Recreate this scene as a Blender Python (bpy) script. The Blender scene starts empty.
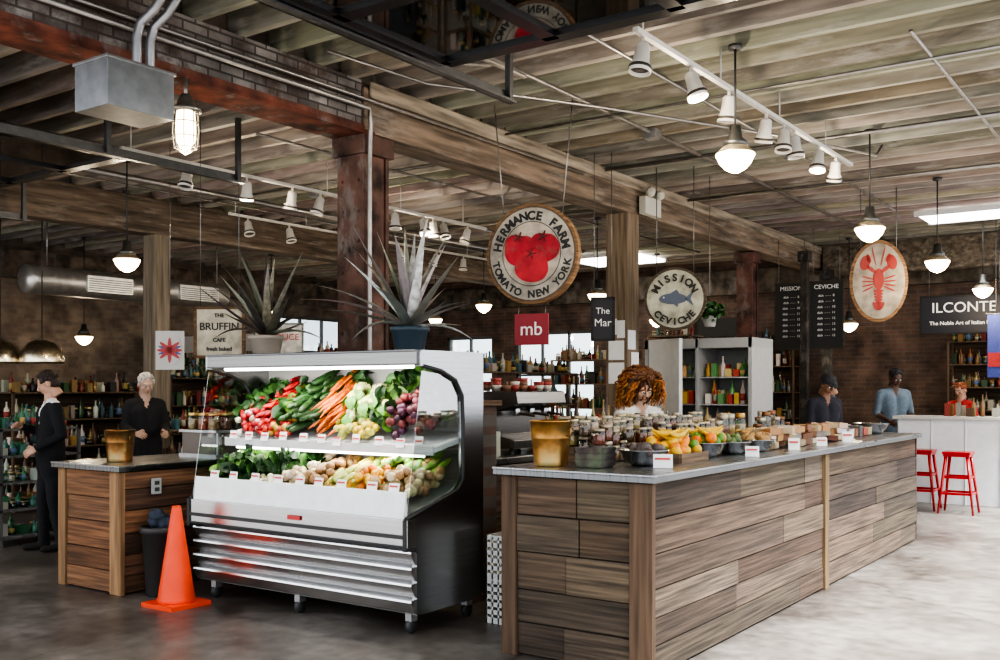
import bpy, math, random
from mathutils import Matrix, Vector, Euler, noise
R=random.Random(7)
S=bpy.context.scene; COLL=S.collection
pi=math.pi
JB=3.95
def ru(a,b): return R.uniform(a,b)
# ---------------------------------------------------------------- materials
def M(name,c,rough=.6,metal=0,var=.2,scale=6,stretch=(1,1,1),bump=0,attr=True,emit=0,ec=None,detail=5,rvar=0,patch=None):
    m=bpy.data.materials.new(name); m.use_nodes=True; nt=m.node_tree; N=nt.nodes; L=nt.links
    b=N['Principled BSDF']
    tc=N.new('ShaderNodeTexCoord'); mp=N.new('ShaderNodeMapping'); mp.inputs['Scale'].default_value=stretch
    L.new(tc.outputs['Object'],mp.inputs['Vector'])
    nz=N.new('ShaderNodeTexNoise'); nz.inputs['Scale'].default_value=scale; nz.inputs['Detail'].default_value=detail
    L.new(mp.outputs[0],nz.inputs['Vector'])
    mr=N.new('ShaderNodeMapRange'); mr.inputs[1].default_value=.3; mr.inputs[2].default_value=.7
    mr.inputs[3].default_value=1-var; mr.inputs[4].default_value=1+var
    L.new(nz.outputs[0],mr.inputs[0])
    vm=N.new('ShaderNodeVectorMath'); vm.operation='SCALE'
    L.new(mr.outputs[0],vm.inputs['Scale'])
    if attr:
        at=N.new('ShaderNodeAttribute'); at.attribute_name='Col'
        mu=N.new('ShaderNodeVectorMath'); mu.operation='MULTIPLY'
        L.new(at.outputs['Color'],mu.inputs[0]); mu.inputs[1].default_value=c
        L.new(mu.outputs[0],vm.inputs[0])
    else: vm.inputs[0].default_value=c
    res=vm.outputs[0]
    if patch:
        pc,ps,plo,phi,pst,pf=patch
        m2=N.new('ShaderNodeMapping'); m2.inputs['Scale'].default_value=pst; L.new(tc.outputs['Object'],m2.inputs['Vector'])
        n2=N.new('ShaderNodeTexNoise'); n2.inputs['Scale'].default_value=ps; n2.inputs['Detail'].default_value=9; n2.inputs['Roughness'].default_value=.65
        L.new(m2.outputs[0],n2.inputs['Vector'])
        r=N.new('ShaderNodeMapRange'); r.inputs[1].default_value=plo; r.inputs[2].default_value=phi; r.inputs[3].default_value=0; r.inputs[4].default_value=pf
        L.new(n2.outputs[0],r.inputs[0])
        mx=N.new('ShaderNodeMix'); mx.data_type='RGBA'; L.new(r.outputs[0],mx.inputs[0]); L.new(res,mx.inputs[6]); mx.inputs[7].default_value=(*pc,1)
        res=mx.outputs[2]
    L.new(res,b.inputs['Base Color'])
    b.inputs['Roughness'].default_value=rough; b.inputs['Metallic'].default_value=metal
    if rvar:
        r2=N.new('ShaderNodeMapRange'); r2.inputs[1].default_value=.3; r2.inputs[2].default_value=.7
        r2.inputs[3].default_value=rough-rvar; r2.inputs[4].default_value=rough+rvar
        L.new(nz.outputs[0],r2.inputs[0]); L.new(r2.outputs[0],b.inputs['Roughness'])
    if bump:
        bp=N.new('ShaderNodeBump'); bp.inputs['Strength'].default_value=bump; bp.inputs['Distance'].default_value=.02
        L.new(nz.outputs[0],bp.inputs['Height']); L.new(bp.outputs[0],b.inputs['Normal'])
    if emit:
        b.inputs['Emission Color'].default_value=(*(ec or c),1); b.inputs['Emission Strength'].default_value=emit
    return m
def Mglass(name,tint=(.9,.95,.95),refl=.12,rough=.03,gain=.6):
    m=bpy.data.materials.new(name); m.use_nodes=True; nt=m.node_tree; N=nt.nodes; L=nt.links
    N.remove(N['Principled BSDF']); out=N['Material Output']
    t=N.new('ShaderNodeBsdfTransparent'); t.inputs[0].default_value=(*tint,1)
    g=N.new('ShaderNodeBsdfGlossy'); g.inputs['Roughness'].default_value=rough
    lw=N.new('ShaderNodeLayerWeight'); lw.inputs[0].default_value=.35
    ma=N.new('ShaderNodeMath'); ma.operation='MULTIPLY_ADD'; ma.inputs[1].default_value=gain; ma.inputs[2].default_value=refl
    L.new(lw.outputs['Fresnel'],ma.inputs[0])
    mx=N.new('ShaderNodeMixShader'); L.new(ma.outputs[0],mx.inputs[0]); L.new(t.outputs[0],mx.inputs[1]); L.new(g.outputs[0],mx.inputs[2])
    L.new(mx.outputs[0],out.inputs[0]); return m
def Mbrick(name,c1,c2,mortar,axis,rough=.85,w=.22,h=.075,stain=.35,patch=None):
    m=bpy.data.materials.new(name); m.use_nodes=True; nt=m.node_tree; N=nt.nodes; L=nt.links
    b=N['Principled BSDF']; tc=N.new('ShaderNodeTexCoord'); sp=N.new('ShaderNodeSeparateXYZ'); cb=N.new('ShaderNodeCombineXYZ')
    L.new(tc.outputs['Object'],sp.inputs[0]); L.new(sp.outputs[0 if axis=='x' else 1],cb.inputs[0]); L.new(sp.outputs[2],cb.inputs[1])
    br=N.new('ShaderNodeTexBrick'); br.inputs['Scale'].default_value=1
    br.inputs['Color1'].default_value=(*c1,1); br.inputs['Color2'].default_value=(*c2,1); br.inputs['Mortar'].default_value=(*mortar,1)
    br.inputs['Brick Width'].default_value=w; br.inputs['Row Height'].default_value=h; br.inputs['Mortar Size'].default_value=.008
    L.new(cb.outputs[0],br.inputs['Vector'])
    nz=N.new('ShaderNodeTexNoise'); nz.inputs['Scale'].default_value=3; nz.inputs['Detail'].default_value=8; L.new(tc.outputs['Object'],nz.inputs['Vector'])
    mr=N.new('ShaderNodeMapRange'); mr.inputs[1].default_value=.3; mr.inputs[2].default_value=.7; mr.inputs[3].default_value=1-stain; mr.inputs[4].default_value=1+stain
    L.new(nz.outputs[0],mr.inputs[0])
    vm=N.new('ShaderNodeVectorMath'); vm.operation='SCALE'; L.new(br.outputs['Color'],vm.inputs[0]); L.new(mr.outputs[0],vm.inputs['Scale'])
    res=vm.outputs[0]
    if patch:
        n2=N.new('ShaderNodeTexNoise'); n2.inputs['Scale'].default_value=2.2; n2.inputs['Detail'].default_value=9; n2.inputs['Roughness'].default_value=.7
        ofs=N.new('ShaderNodeVectorMath'); ofs.operation='ADD'; ofs.inputs[1].default_value=(7,3,5); L.new(tc.outputs['Object'],ofs.inputs[0]); L.new(ofs.outputs[0],n2.inputs['Vector'])
        r=N.new('ShaderNodeMapRange'); r.inputs[1].default_value=.5; r.inputs[2].default_value=.62; r.inputs[4].default_value=.85; L.new(n2.outputs[0],r.inputs[0])
        mx=N.new('ShaderNodeMix'); mx.data_type='RGBA'; L.new(r.outputs[0],mx.inputs[0]); L.new(res,mx.inputs[6]); mx.inputs[7].default_value=(*patch,1); res=mx.outputs[2]
    L.new(res,b.inputs['Base Color']); b.inputs['Roughness'].default_value=rough
    bp=N.new('ShaderNodeBump'); bp.inputs['Strength'].default_value=.5; bp.inputs['Distance'].default_value=.01; bp.invert=True
    L.new(br.outputs['Fac'],bp.inputs['Height']); L.new(bp.outputs[0],b.inputs['Normal'])
    return m
def Mfloor():
    m=bpy.data.materials.new('polished_concrete'); m.use_nodes=True; nt=m.node_tree; N=nt.nodes; L=nt.links
    b=N['Principled BSDF']; tc=N.new('ShaderNodeTexCoord')
    n1=N.new('ShaderNodeTexNoise'); n1.inputs['Scale'].default_value=.9; n1.inputs['Detail'].default_value=9; n1.inputs['Roughness'].default_value=.68
    n2=N.new('ShaderNodeTexNoise'); n2.inputs['Scale'].default_value=9; n2.inputs['Detail'].default_value=8
    L.new(tc.outputs['Object'],n1.inputs['Vector']); L.new(tc.outputs['Object'],n2.inputs['Vector'])
    cr=N.new('ShaderNodeValToRGB'); e=cr.color_ramp.elements
    e[0].position=.36; e[0].color=(.06,.050,.043,1); e[1].position=.66; e[1].color=(.195,.177,.16,1)
    L.new(n1.outputs[0],cr.inputs[0])
    mr=N.new('ShaderNodeMapRange'); mr.inputs[1].default_value=.3; mr.inputs[2].default_value=.7; mr.inputs[3].default_value=.7; mr.inputs[4].default_value=1.3
    L.new(n2.outputs[0],mr.inputs[0])
    vo=N.new('ShaderNodeTexVoronoi'); vo.feature='DISTANCE_TO_EDGE'; vo.inputs['Scale'].default_value=.35
    mpv=N.new('ShaderNodeVectorMath'); mpv.operation='MULTIPLY_ADD'; mpv.inputs[1].default_value=(.35,.35,.35)
    L.new(n1.outputs[1],mpv.inputs[0]); L.new(tc.outputs['Object'],mpv.inputs[2]); L.new(mpv.outputs[0],vo.inputs['Vector'])
    mc=N.new('ShaderNodeMapRange'); mc.inputs[1].default_value=0; mc.inputs[2].default_value=.006; mc.inputs[3].default_value=.6; mc.inputs[4].default_value=1
    L.new(vo.outputs[0],mc.inputs[0])
    mm=N.new('ShaderNodeMath'); mm.operation='MULTIPLY'; L.new(mr.outputs[0],mm.inputs[0]); L.new(mc.outputs[0],mm.inputs[1])
    vm=N.new('ShaderNodeVectorMath'); vm.operation='SCALE'; L.new(cr.outputs[0],vm.inputs[0]); L.new(mm.outputs[0],vm.inputs['Scale'])
    L.new(vm.outputs[0],b.inputs['Base Color'])
    r2=N.new('ShaderNodeMapRange'); r2.inputs[1].default_value=.3; r2.inputs[2].default_value=.7; r2.inputs[3].default_value=.28; r2.inputs[4].default_value=.5
    L.new(n1.outputs[0],r2.inputs[0]); L.new(r2.outputs[0],b.inputs['Roughness'])
    return m
WOOD=M('reclaimed_wood',(1,1,1),.85,var=.55,scale=1,stretch=(1.6,1.6,52),bump=.5,detail=10,patch=((.024,.018,.014),1.3,.47,.72,(1.2,1.2,14),.65))
WOODV=M('weathered_post_wood',(1,1,1),.85,var=.45,scale=1,stretch=(28,28,1.6),bump=.3,detail=9)
JOIST=M('ceiling_wood',(1,1,1),.9,var=.35,scale=1,stretch=(1.5,9,16),bump=.2,detail=9,patch=((.46,.435,.395),2.2,.52,.66,(1.2,6,5),.6))
BEAMW=M('old_beam_wood',(1,1,1),.85,var=.6,scale=1,stretch=(12,1.5,18),bump=.5,detail=10,patch=((.33,.30,.26),2.0,.53,.70,(5,1.2,7),.55))
RUST=M('rusted_steel',(1,1,1),.75,metal=.2,var=.8,scale=5,bump=.3,detail=10,patch=((.19,.165,.15),3.5,.54,.63,(1,1,.5),.7))
STEEL=M('brushed_steel',(1,1,1),.27,metal=1,var=.08,scale=3,stretch=(1,1,40))
TOPS=M('brushed_steel_countertop',(1,1,1),.3,metal=1,var=.2,scale=2,stretch=(30,1,1),detail=8,rvar=.06)
GALV=M('galvanised_metal',(1,1,1),.4,metal=.8,var=.15,scale=12)
PLAS=M('painted_surface',(1,1,1),.5,var=.06,scale=10)
GLOSS=M('glossy_paint',(1,1,1),.25,var=.05,scale=10)
MATTE=M('matte_surface',(1,1,1),.85,var=.15,scale=20)
VEG=M('vegetable_skin',(1,1,1),.45,var=.3,scale=30)
LEAF=M('leaf_surface',(1,1,1),.5,var=.45,scale=25)
CLOTH=M('cloth',(1,1,1),.9,var=.15,scale=30)
SKIN=M('skin',(1,1,1),.55,var=.06,scale=15)
HAIR=M('hair',(1,1,1),.6,var=.4,scale=40)
COPPER=M('aged_tin',(1,1,1),.38,metal=.85,var=.5,scale=9,detail=8,patch=((.16,.22,.12),5,.5,.62,(1,1,1),.6))
GLASS=Mglass('clear_glass',refl=.05,gain=.4)
DGLASS=Mglass('door_glass',(.55,.58,.6),.3,.02)
JARG=Mglass('jar_glass',(.82,.85,.82),.06,.08,.35)
BULB=M('lamp_glow',(1,.86,.62),.4,var=0,emit=9,ec=(1,.78,.48))
PANEL=M('skylight_glow',(1,1,1),.4,var=0,emit=7,ec=(1,1,1))  # emission stands in for daylight coming through skylights
TUBE=M('case_light_glow',(1,1,1),.4,var=0,emit=6,ec=(1,.98,.93))
TXK=M('text_black',(.02,.02,.02),.6,attr=False,var=0); TXW=M('text_white',(.8,.8,.78),.6,attr=False,var=0)
TXR=M('text_red',(.5,.03,.03),.6,attr=False,var=0)
FLOOR=Mfloor()
BRK=Mbrick('brick_back',(.12,.07,.05),(.075,.048,.04),(.10,.085,.075),'x',stain=.5)
BRKL=Mbrick('brick_left',(.16,.12,.095),(.11,.085,.07),(.13,.115,.10),'y',stain=.5)
BRKB=Mbrick('brick_beam',(.25,.23,.215),(.095,.08,.072),(.055,.048,.044),'y',w=.2,h=.065,stain=.6,patch=(.06,.038,.03))
# ---------------------------------------------------------------- builder
def frame(d):
    d=Vector(d).normalized(); u=Vector((0,0,1)) if abs(d.z)<.9 else Vector((1,0,0))
    a=u.cross(d).normalized(); return a,d.cross(a).normalized(),d
class B:
    def __init__(s,name): s.name=name;s.v=[];s.f=[];s.mi=[];s.c=[];s.sm=[];s.mats=[]
    def add(s,vs,fs,mat,col=(1,1,1),smooth=False,T=None):
        if mat not in s.mats: s.mats.append(mat)
        i=s.mats.index(mat); o=len(s.v)
        if T is not None: vs=[T@Vector(v) for v in vs]
        s.v.extend([tuple(v) for v in vs])
        for f in fs:
            s.f.append([a+o for a in f]); s.mi.append(i); s.c.append(col); s.sm.append(smooth)
    def box(s,c,size,mat,col=(1,1,1),rot=None):
        x,y,z=[a/2 for a in size]
        vs=[(-x,-y,-z),(x,-y,-z),(x,y,-z),(-x,y,-z),(-x,-y,z),(x,-y,z),(x,y,z),(-x,y,z)]
        T=Matrix.Translation(c)
        if rot is not None: T=T@(Euler(rot).to_matrix().to_4x4() if not isinstance(rot,Matrix) else rot.to_4x4())
        s.add(vs,[(3,2,1,0),(4,5,6,7),(0,1,5,4),(1,2,6,5),(2,3,7,6),(3,0,4,7)],mat,col,False,T)
    def bx(s,x0,x1,y0,y1,z0,z1,mat,col=(1,1,1)):
        s.box(((x0+x1)/2,(y0+y1)/2,(z0+z1)/2),(abs(x1-x0),abs(y1-y0),abs(z1-z0)),mat,col)
    def lathe(s,prof,mat,col=(1,1,1),c=(0,0,0),seg=20,T=None,smooth=True):
        vs=[];fs=[];n=len(prof)
        for r,z in prof:
            for k in range(seg):
                a=2*pi*k/seg; vs.append((r*math.cos(a),r*math.sin(a),z))
        for j in range(n-1):
            for k in range(seg):
                k2=(k+1)%seg; fs.append((j*seg+k,j*seg+k2,(j+1)*seg+k2,(j+1)*seg+k))
        if prof[0][0]>1e-4: fs.append(tuple(range(seg))[::-1])
        if prof[-1][0]>1e-4: fs.append(tuple((n-1)*seg+k for k in range(seg)))
        s.add(vs,fs,mat,col,smooth,Matrix.Translation(c)@(T if T is not None else Matrix.Identity(4)))
    def tube(s,pts,r,mat,col=(1,1,1),seg=8):
        pts=[Vector(p) for p in pts]; n=len(pts); rs=r if isinstance(r,(list,tuple)) else [r]*n
        vs=[];fs=[]; a=None
        for i,p in enumerate(pts):
            d=(pts[min(i+1,n-1)]-pts[max(i-1,0)])
            if d.length<1e-6: d=Vector((0,0,1))
            d.normalize()
            if a is None: a,b,_=frame(d)
            else:
                a=(a-d*a.dot(d))
                if a.length<1e-4: a,b,_=frame(d)
                a.normalize(); b=d.cross(a)
            for k in range(seg):
                t=2*pi*k/seg; vs.append(p+(a*math.cos(t)+b*math.sin(t))*rs[i])
        for i in range(n-1):
            for k in range(seg):
                k2=(k+1)%seg; fs.append((i*seg+k,i*seg+k2,(i+1)*seg+k2,(i+1)*seg+k))
        fs.append(tuple(range(seg))[::-1]); fs.append(tuple((n-1)*seg+k for k in range(seg)))
        s.add(vs,fs,mat,col,True)
    def ball(s,c,r,mat,col=(1,1,1),rot=None,seg=12,rings=8,nz=0,nf=8):
        if not isinstance(r,(tuple,list)): r=(r,r,r)
        vs=[(0,0,-1)];fs=[]
        for j in range(1,rings):
            ph=-pi/2+pi*j/rings
            for k in range(seg):
                a=2*pi*k/seg; vs.append((math.cos(ph)*math.cos(a),math.cos(ph)*math.sin(a),math.sin(ph)))
        vs.append((0,0,1)); top=len(vs)-1
        for k in range(seg):
            k2=(k+1)%seg; fs.append((0,1+k2,1+k)); fs.append((top,top-seg+k,top-seg+k2))
            for j in range(rings-2): fs.append((1+j*seg+k,1+j*seg+k2,1+(j+1)*seg+k2,1+(j+1)*seg+k))
        cv=Vector(c); out=[]
        for v in vs:
            q=Vector(v); k=1+(nz*noise.noise(q*nf*.3+cv*7) if nz else 0)
            out.append((q.x*r[0]*k,q.y*r[1]*k,q.z*r[2]*k))
        T=Matrix.Translation(c)
        if rot is not None: T=T@(rot.to_4x4() if isinstance(rot,Matrix) else Euler(rot).to_matrix().to_4x4())
        s.add(out,fs,mat,col,True,T)
    def prism(s,poly,axis,a0,a1,mat,col=(1,1,1)):
        n=len(poly)
        def mk(p,a):
            return (a,p[0],p[1]) if axis=='x' else ((p[0],a,p[1]) if axis=='y' else (p[0],p[1],a))
        vs=[mk(p,a0) for p in poly]+[mk(p,a1) for p in poly]
        fs=[tuple(range(n))[::-1],tuple(range(n,2*n))]+[(i,(i+1)%n,n+(i+1)%n,n+i) for i in range(n)]
        s.add(vs,fs,mat,col)
    def build(s,parent=None,bevel=0):
        xs=[v[0] for v in s.v];ys=[v[1] for v in s.v];zs=[v[2] for v in s.v]
        c=Vector(((min(xs)+max(xs))/2,(min(ys)+max(ys))/2,min(zs)))
        me=bpy.data.meshes.new(s.name); me.from_pydata([(v[0]-c.x,v[1]-c.y,v[2]-c.z) for v in s.v],[],s.f)
        for m in s.mats: me.materials.append(m)
        me.polygons.foreach_set('material_index',s.mi); me.polygons.foreach_set('use_smooth',s.sm)
        ca=me.color_attributes.new('Col','FLOAT_COLOR','CORNER'); buf=[]
        for f,col in zip(s.f,s.c): buf.extend([col[0],col[1],col[2],1.0]*len(f))
        ca.data.foreach_set('color',buf)
        me.update(); ob=bpy.data.objects.new(s.name,me); COLL.objects.link(ob); ob.location=c
        if parent: ob.parent=parent; ob.matrix_parent_inverse=Matrix.Translation(-parent.location)
        if bevel:
            md=ob.modifiers.new('bevel','BEVEL'); md.width=bevel; md.segments=2; md.limit_method='ANGLE'
        return ob
def grp(name,loc):
    e=bpy.data.objects.new(name,None); e.empty_display_size=.1; COLL.objects.link(e); e.location=loc; return e
def attach(ob,parent):
    ob.parent=parent; ob.matrix_parent_inverse=Matrix.Translation(-parent.location)
def text(s,loc,size,mat,yaw=0,parent=None,roll=0,ext=.002,name='lettering',pitch=pi/2,bold=0):
    cu=bpy.data.curves.new(name,'FONT'); cu.body=s; cu.size=size; cu.align_x='CENTER'; cu.align_y='CENTER'; cu.extrude=ext; cu.offset=bold
    cu.materials.append(mat); ob=bpy.data.objects.new(name,cu); COLL.objects.link(ob)
    m=Matrix.Translation(loc)@Matrix.Rotation(yaw,4,'Z')@Matrix.Rotation(pitch,4,'X')@Matrix.Rotation(roll,4,'Z')
    ob.location=loc; ob.rotation_euler=m.to_euler()
    if parent: attach(ob,parent)
    return ob
def light(kind,loc,energy,color=(1,1,1),parent=None,name='lamp_light',**k):
    l=bpy.data.lights.new(name,kind); l.energy=energy; l.color=color
    for a,b in k.items():
        if a!='rot': setattr(l,a,b)
    o=bpy.data.objects.new(name,l); COLL.objects.link(o); o.location=loc
    if 'rot' in k: o.rotation_euler=k['rot']
    if parent: attach(o,parent)
    return o
def jit(c,a=.15):
    k=1+ru(-a,a); return tuple(max(0,x*k*(1+ru(-a*.3,a*.3))) for x in c)
WC=[(.090,.060,.040),(.062,.043,.030),(.118,.082,.056),(.078,.055,.039),(.048,.034,.025),(.130,.098,.072),(.100,.070,.047),(.074,.047,.030)]
# ---------------------------------------------------------------- shell
XL,XR,YF,YB=-16,-.5,1.5,18  # XR: unseen right roof edge, cut back so sun reaches the floor
b=B('floor'); b.bx(XL,6,-4,YB,-.1,0,FLOOR); b.build()
b=B('ceiling')
y=YF
while y<YB:
    b.bx(XL,XR,y,y+.148,JB+.24,JB+.27,JOIST,jit((.18,.155,.128),.2)); y+=.15  # deck boards coloured darker, painting shade into the gaps between joists
b.bx(XL,XR,YF,YB,JB+.28,JB+.36,MATTE,(.2,.2,.2))
b.build()
b=B('ceiling_joists')
y=YF+.1
while y<YB:
    for (x0,x1) in ((XL,-11.02),(-10.98,-5.52),(-5.48,XR)):
        b.bx(x0,x1,y-.03+ru(-.012,.012),y+.03,JB,JB+.24,JOIST,jit((.31,.272,.23),.3))
    y+=.37
b.build()
def wall_open(name,axis,pos,a0,a1,z0,z1,holes,mat,th=.25):
    b=B(name); cur=a0
    def put(p,q,za,zb):
        if q-p<.01 or zb-za<.01: return
        if axis=='x': b.bx(p,q,pos,pos+th,za,zb,mat)
        else: b.bx(pos-th,pos,p,q,za,zb,mat)
    for (h0,h1,hz0,hz1) in sorted(holes):
        put(cur,h0,z0,z1); put(h0,h1,z0,hz0); put(h0,h1,hz1,z1); cur=h1
    put(cur,a1,z0,z1); return b.build()
HB=[(-14.2,-12.9,1.3,2.7),(-12.3,-10.3,.9,2.75)]
HL=[(14.6,17.2,1.6,3.1)]
wall_open('wall_back','x',YB,XL,2.5,0,JB+.24,HB,BRK)
wall_open('wall_left','y',XL,-2,YB,0,JB+.24,HL,BRKL)
def window(n,axis,pos,h,nv,nh):
    b=B('window_%d'%n); a0,a1,z0,z1=h; K=(.08,.08,.08)
    def bar(p,q,za,zb):
        if axis=='x': b.bx(p,q,pos+.05,pos+.12,za,zb,PLAS,K)
        else: b.bx(pos-.12,pos-.05,p,q,za,zb,PLAS,K)
    bar(a0,a1,z0,z0+.06);bar(a0,a1,z1-.06,z1);bar(a0,a0+.06,z0,z1);bar(a1-.06,a1,z0,z1)
    for i in range(1,nv): a=a0+(a1-a0)*i/nv; bar(a-.02,a+.02,z0,z1)
    for i in range(1,nh): z=z0+(z1-z0)*i/nh; bar(a0,a1,z-.02,z+.02)
    if axis=='x': b.bx(a0,a1,pos+.08,pos+.09,z0,z1,GLASS)
    else: b.bx(pos-.09,pos-.08,a0,a1,z0,z1,GLASS)
    b.build()
window(1,'x',YB,HB[0],2,2); window(2,'x',YB,HB[1],3,2); window(3,'y',XL,HL[0],4,2)
b=B('trim_left'); b.bx(XL,XL+.25,-2,YB,3.35,3.8,RUST,(.10,.075,.06)); b.build()
b=B('trim_back'); b.bx(XL+.25,XR,YB-.2,YB,3.3,3.75,RUST,(.08,.065,.05)); b.build()
b=B('baseboard_back'); b.bx(XL,XR,YB-.03,YB,0,.14,PLAS,(.06,.05,.05)); b.build()
XB=-5.5
b=B('brick_lintel_beam')
b.bx(XB-.13,XB+.13,YF,5.74,3.58,JB,BRKB)
b.bx(XB-.17,XB+.17,YF,5.85,3.53,3.56,RUST,(.125,.036,.02)); b.bx(XB+.13,XB+.16,YF,5.74,3.56,3.60,RUST,(.13,.045,.028)); b.bx(XB-.16,XB-.13,YF,5.74,3.56,3.60,RUST,(.13,.045,.028))
b.build()
b=B('ceiling_beam')
b.bx(XB-.15,XB+.15,5.75,17.8,3.55,3.90,BEAMW,(.165,.12,.085)); b.bx(XB+.152,XB+.18,5.8,17.8,3.82,JB,BEAMW,(.25,.205,.155)); b.bx(XB-.1,XB+.1,5.75,17.8,3.9,JB,BEAMW,(.16,.12,.085))
b.build(bevel=.012)
b=B('ceiling_beam'); b.bx(-11.13,-10.87,YF,17.8,3.5,JB,BEAMW,(.12,.09,.068)); b.build(bevel=.012)
b=B('cross_beam'); b.bx(-5.3,XR,17.0,17.25,3.45,JB,BEAMW,(.12,.095,.07)); b.build()
def column(y,x=XB,w=.14,col=(.16,.09,.065),steel=True):
    b=B('support_column')
    if steel:
        b.bx(x-w,x+w,y-w,y-w+.035,0,3.53,RUST,col); b.bx(x-w,x+w,y+w-.035,y+w,0,3.53,RUST,col)
        b.bx(x-w+.05,x+w-.02,y-w+.035,y+w-.035,0,3.53,RUST,tuple(c*1.2 for c in col))
        b.bx(x-w-.05,x+w+.05,y-w-.05,y+w+.05,0,.05,RUST,col)
        for k in range(14):
            for sx in (-.6,.6): b.ball((x+sx*w,y-w-.004,.3+k*.24),.014,RUST,col,seg=6,rings=4)
        b.bx(x-w-.03,x+w+.03,y-w-.03,y+w+.03,3.38,3.53,RUST,tuple(c*.8 for c in col))
    else:
        b.bx(x-w,x+w,y-w,y+w,0,3.55,WOODV,col)
    return b.build(bevel=.006)
column(5.9,w=.145,col=(.095,.05,.037)); column(10.25,w=.14,col=(.17,.125,.083),steel=False); column(14.1,w=.12,col=(.10,.045,.035)); 
column(7.95,x=-11,w=.12,col=(.18,.15,.115),steel=False)
column(16.9,x=-5.2,w=.07,col=(.03,.03,.03)); column(14.4,x=-4.75,w=.05,col=(.04,.035,.03))
b=B('paper_notices')
for (yy,xx,z,w,h) in ((10.105,-5.56,2.25,.13,.18),(10.105,-5.44,2.22,.1,.2),(10.105,-5.5,1.98,.2,.22),(10.105,-5.5,1.72,.2,.24)): b.bx(xx-w/2,xx+w/2,yy-.004,yy,z-h/2,z+h/2,PLAS,(.7,.7,.68))
b.build()
b=B('paper_notices')
for (y,z) in ((10.2,2.1),(10.28,1.85)): b.bx(-5.356,-5.352,y-.09,y+.09,z-.11,z+.11,PLAS,(.7,.71,.73))
b.build()
def odoor(x0,x1,y0,y1,z,rail_to):
    e=grp('overhead_garage_door',((x0+x1)/2,(y0+y1)/2,z)); b=B('door_frame'); K=(.012,.012,.014)
    n=3; m=4
    for i in range(n+1):
        y=y0+(y1-y0)*i/n; b.bx(x0,x1,y-.05,y+.05,z,z+.06,GLOSS,K)
    for i in range(m+1):
        x=x0+(x1-x0)*i/m; b.bx(x-.045,x+.045,y0,y1,z,z+.06,GLOSS,K)
    b.build(e)
    b=B('door_glazing'); b.bx(x0,x1,y0,y1,z+.02,z+.028,DGLASS); b.build(e)
    b=B('door_rails'); C=(.12,.12,.12)
    for x in (x0-.09,x1+.09):
        b.bx(x-.03,x+.03,y0-.3,rail_to,z-.02,z-.005,GALV,C); b.bx(x-.03,x-.02,y0-.3,rail_to,z-.02,z+.06,GALV,C)
        for yy in (y1-.2,rail_to-.05): b.bx(x-.02,x+.02,yy-.02,yy+.02,z-.01,JB+.01,GALV,C)
    b.build(e)
odoor(-3.75,-.7,2.0,4.75,3.5,5.6)
odoor(-10.5,-7.15,2.0,4.85,3.4,6.0)
# ---------------------------------------------------------------- plank counters
def plank_face(b,axis,pos,a0,a1,z0,z1,out,rows,seams=True,th=.025,tint=(1,1,1)):
    hs=[ru(.85,1.2) for _ in range(rows)]; k=(z1-z0)/sum(hs); zc=z0
    for r in range(rows):
        hh=hs[r]*k
        a=a0; pc=None
        while a<a1-.01:
            l=ru(1.1,2.8) if seams else (99 if R.random()<.6 else (a1-a0)*ru(.4,.6))
            e=min(a1,a+l)
            if a1-e<.3: e=a1
            cc=R.choice([q for q in WC if q is not pc]); pc=cc
            t=th+ru(-.008,.008); c=jit(cc,.15); c=tuple(p*q for p,q in zip(c,tint))
            p,q=(pos,pos+out*t) if out>0 else (pos+out*t,pos)
            g=.003
            if axis=='x': b.bx(a+g,e-g,p,q,zc+g,zc+hh-g,WOOD,c)
            else: b.bx(p,q,a+g,e-g,zc+g,zc+hh-g,WOOD,c)
            a=e
        zc+=hh
def counter(x0,x1,y0,y1,H,rowsn,posts,tint=(1,1,1),post=(.10,.062,.038)):
    e=grp('wooden_counter',((x0+x1)/2,(y0+y1)/2,0))
    b=B('counter_body'); K=(.03,.02,.015)
    b.bx(x0+.03,x1-.03,y0+.03,y1-.03,0,H-.05,MATTE,K)
    plank_face(b,'x',y0+.03,x0+.1,x1-.13,0.01,H-.05,-1,rowsn,False,tint=tint)
    ys=[y0+.02]+posts+[y1-.02]
    for i in range(len(ys)-1): plank_face(b,'y',x1-.03,ys[i],ys[i+1],0.01,H-.05,1,rowsn+1,tint=tint)
    plank_face(b,'x',y1-.03,x0,x1,0.01,H-.05,1,rowsn,False)
    plank_face(b,'y',x0+.03,y0+.02,y1-.02,0.01,H-.05,-1,rowsn)
    b.bx(x0,x0+.1,y0-.01,y0+.03,0,H-.05,WOODV,tuple(c*.85 for c in post)); b.bx(x1-.13,x1+.008,y0-.012,y0+.03,0,H-.05,WOODV,post)
    for p in posts: b.bx(x1-.03,x1+.018,p-.045,p+.045,0,H-.05,WOODV,(.15,.10,.05))
    b.build(e,bevel=.003)
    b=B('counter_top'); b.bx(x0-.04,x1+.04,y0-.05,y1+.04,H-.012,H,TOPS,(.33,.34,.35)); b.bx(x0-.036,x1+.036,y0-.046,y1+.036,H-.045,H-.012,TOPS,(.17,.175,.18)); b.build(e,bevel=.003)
    return e
counter(-3.37,-2.40,4.80,10.78,1.09,5,[7.76])
e=counter(-7.42,-6.60,4.46,8.2,.97,5,[],tint=(1.9,1.35,1.0),post=(.26,.15,.075))
b=B('electrical_outlet'); b.bx(-6.574,-6.556,4.70,4.78,.74,.86,PLAS,(.35,.35,.35)); b.bx(-6.557,-6.552,4.72,4.76,.76,.79,PLAS,(.05,.05,.05)); b.bx(-6.557,-6.552,4.72,4.76,.81,.84,PLAS,(.05,.05,.05)); b.build(e)
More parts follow.
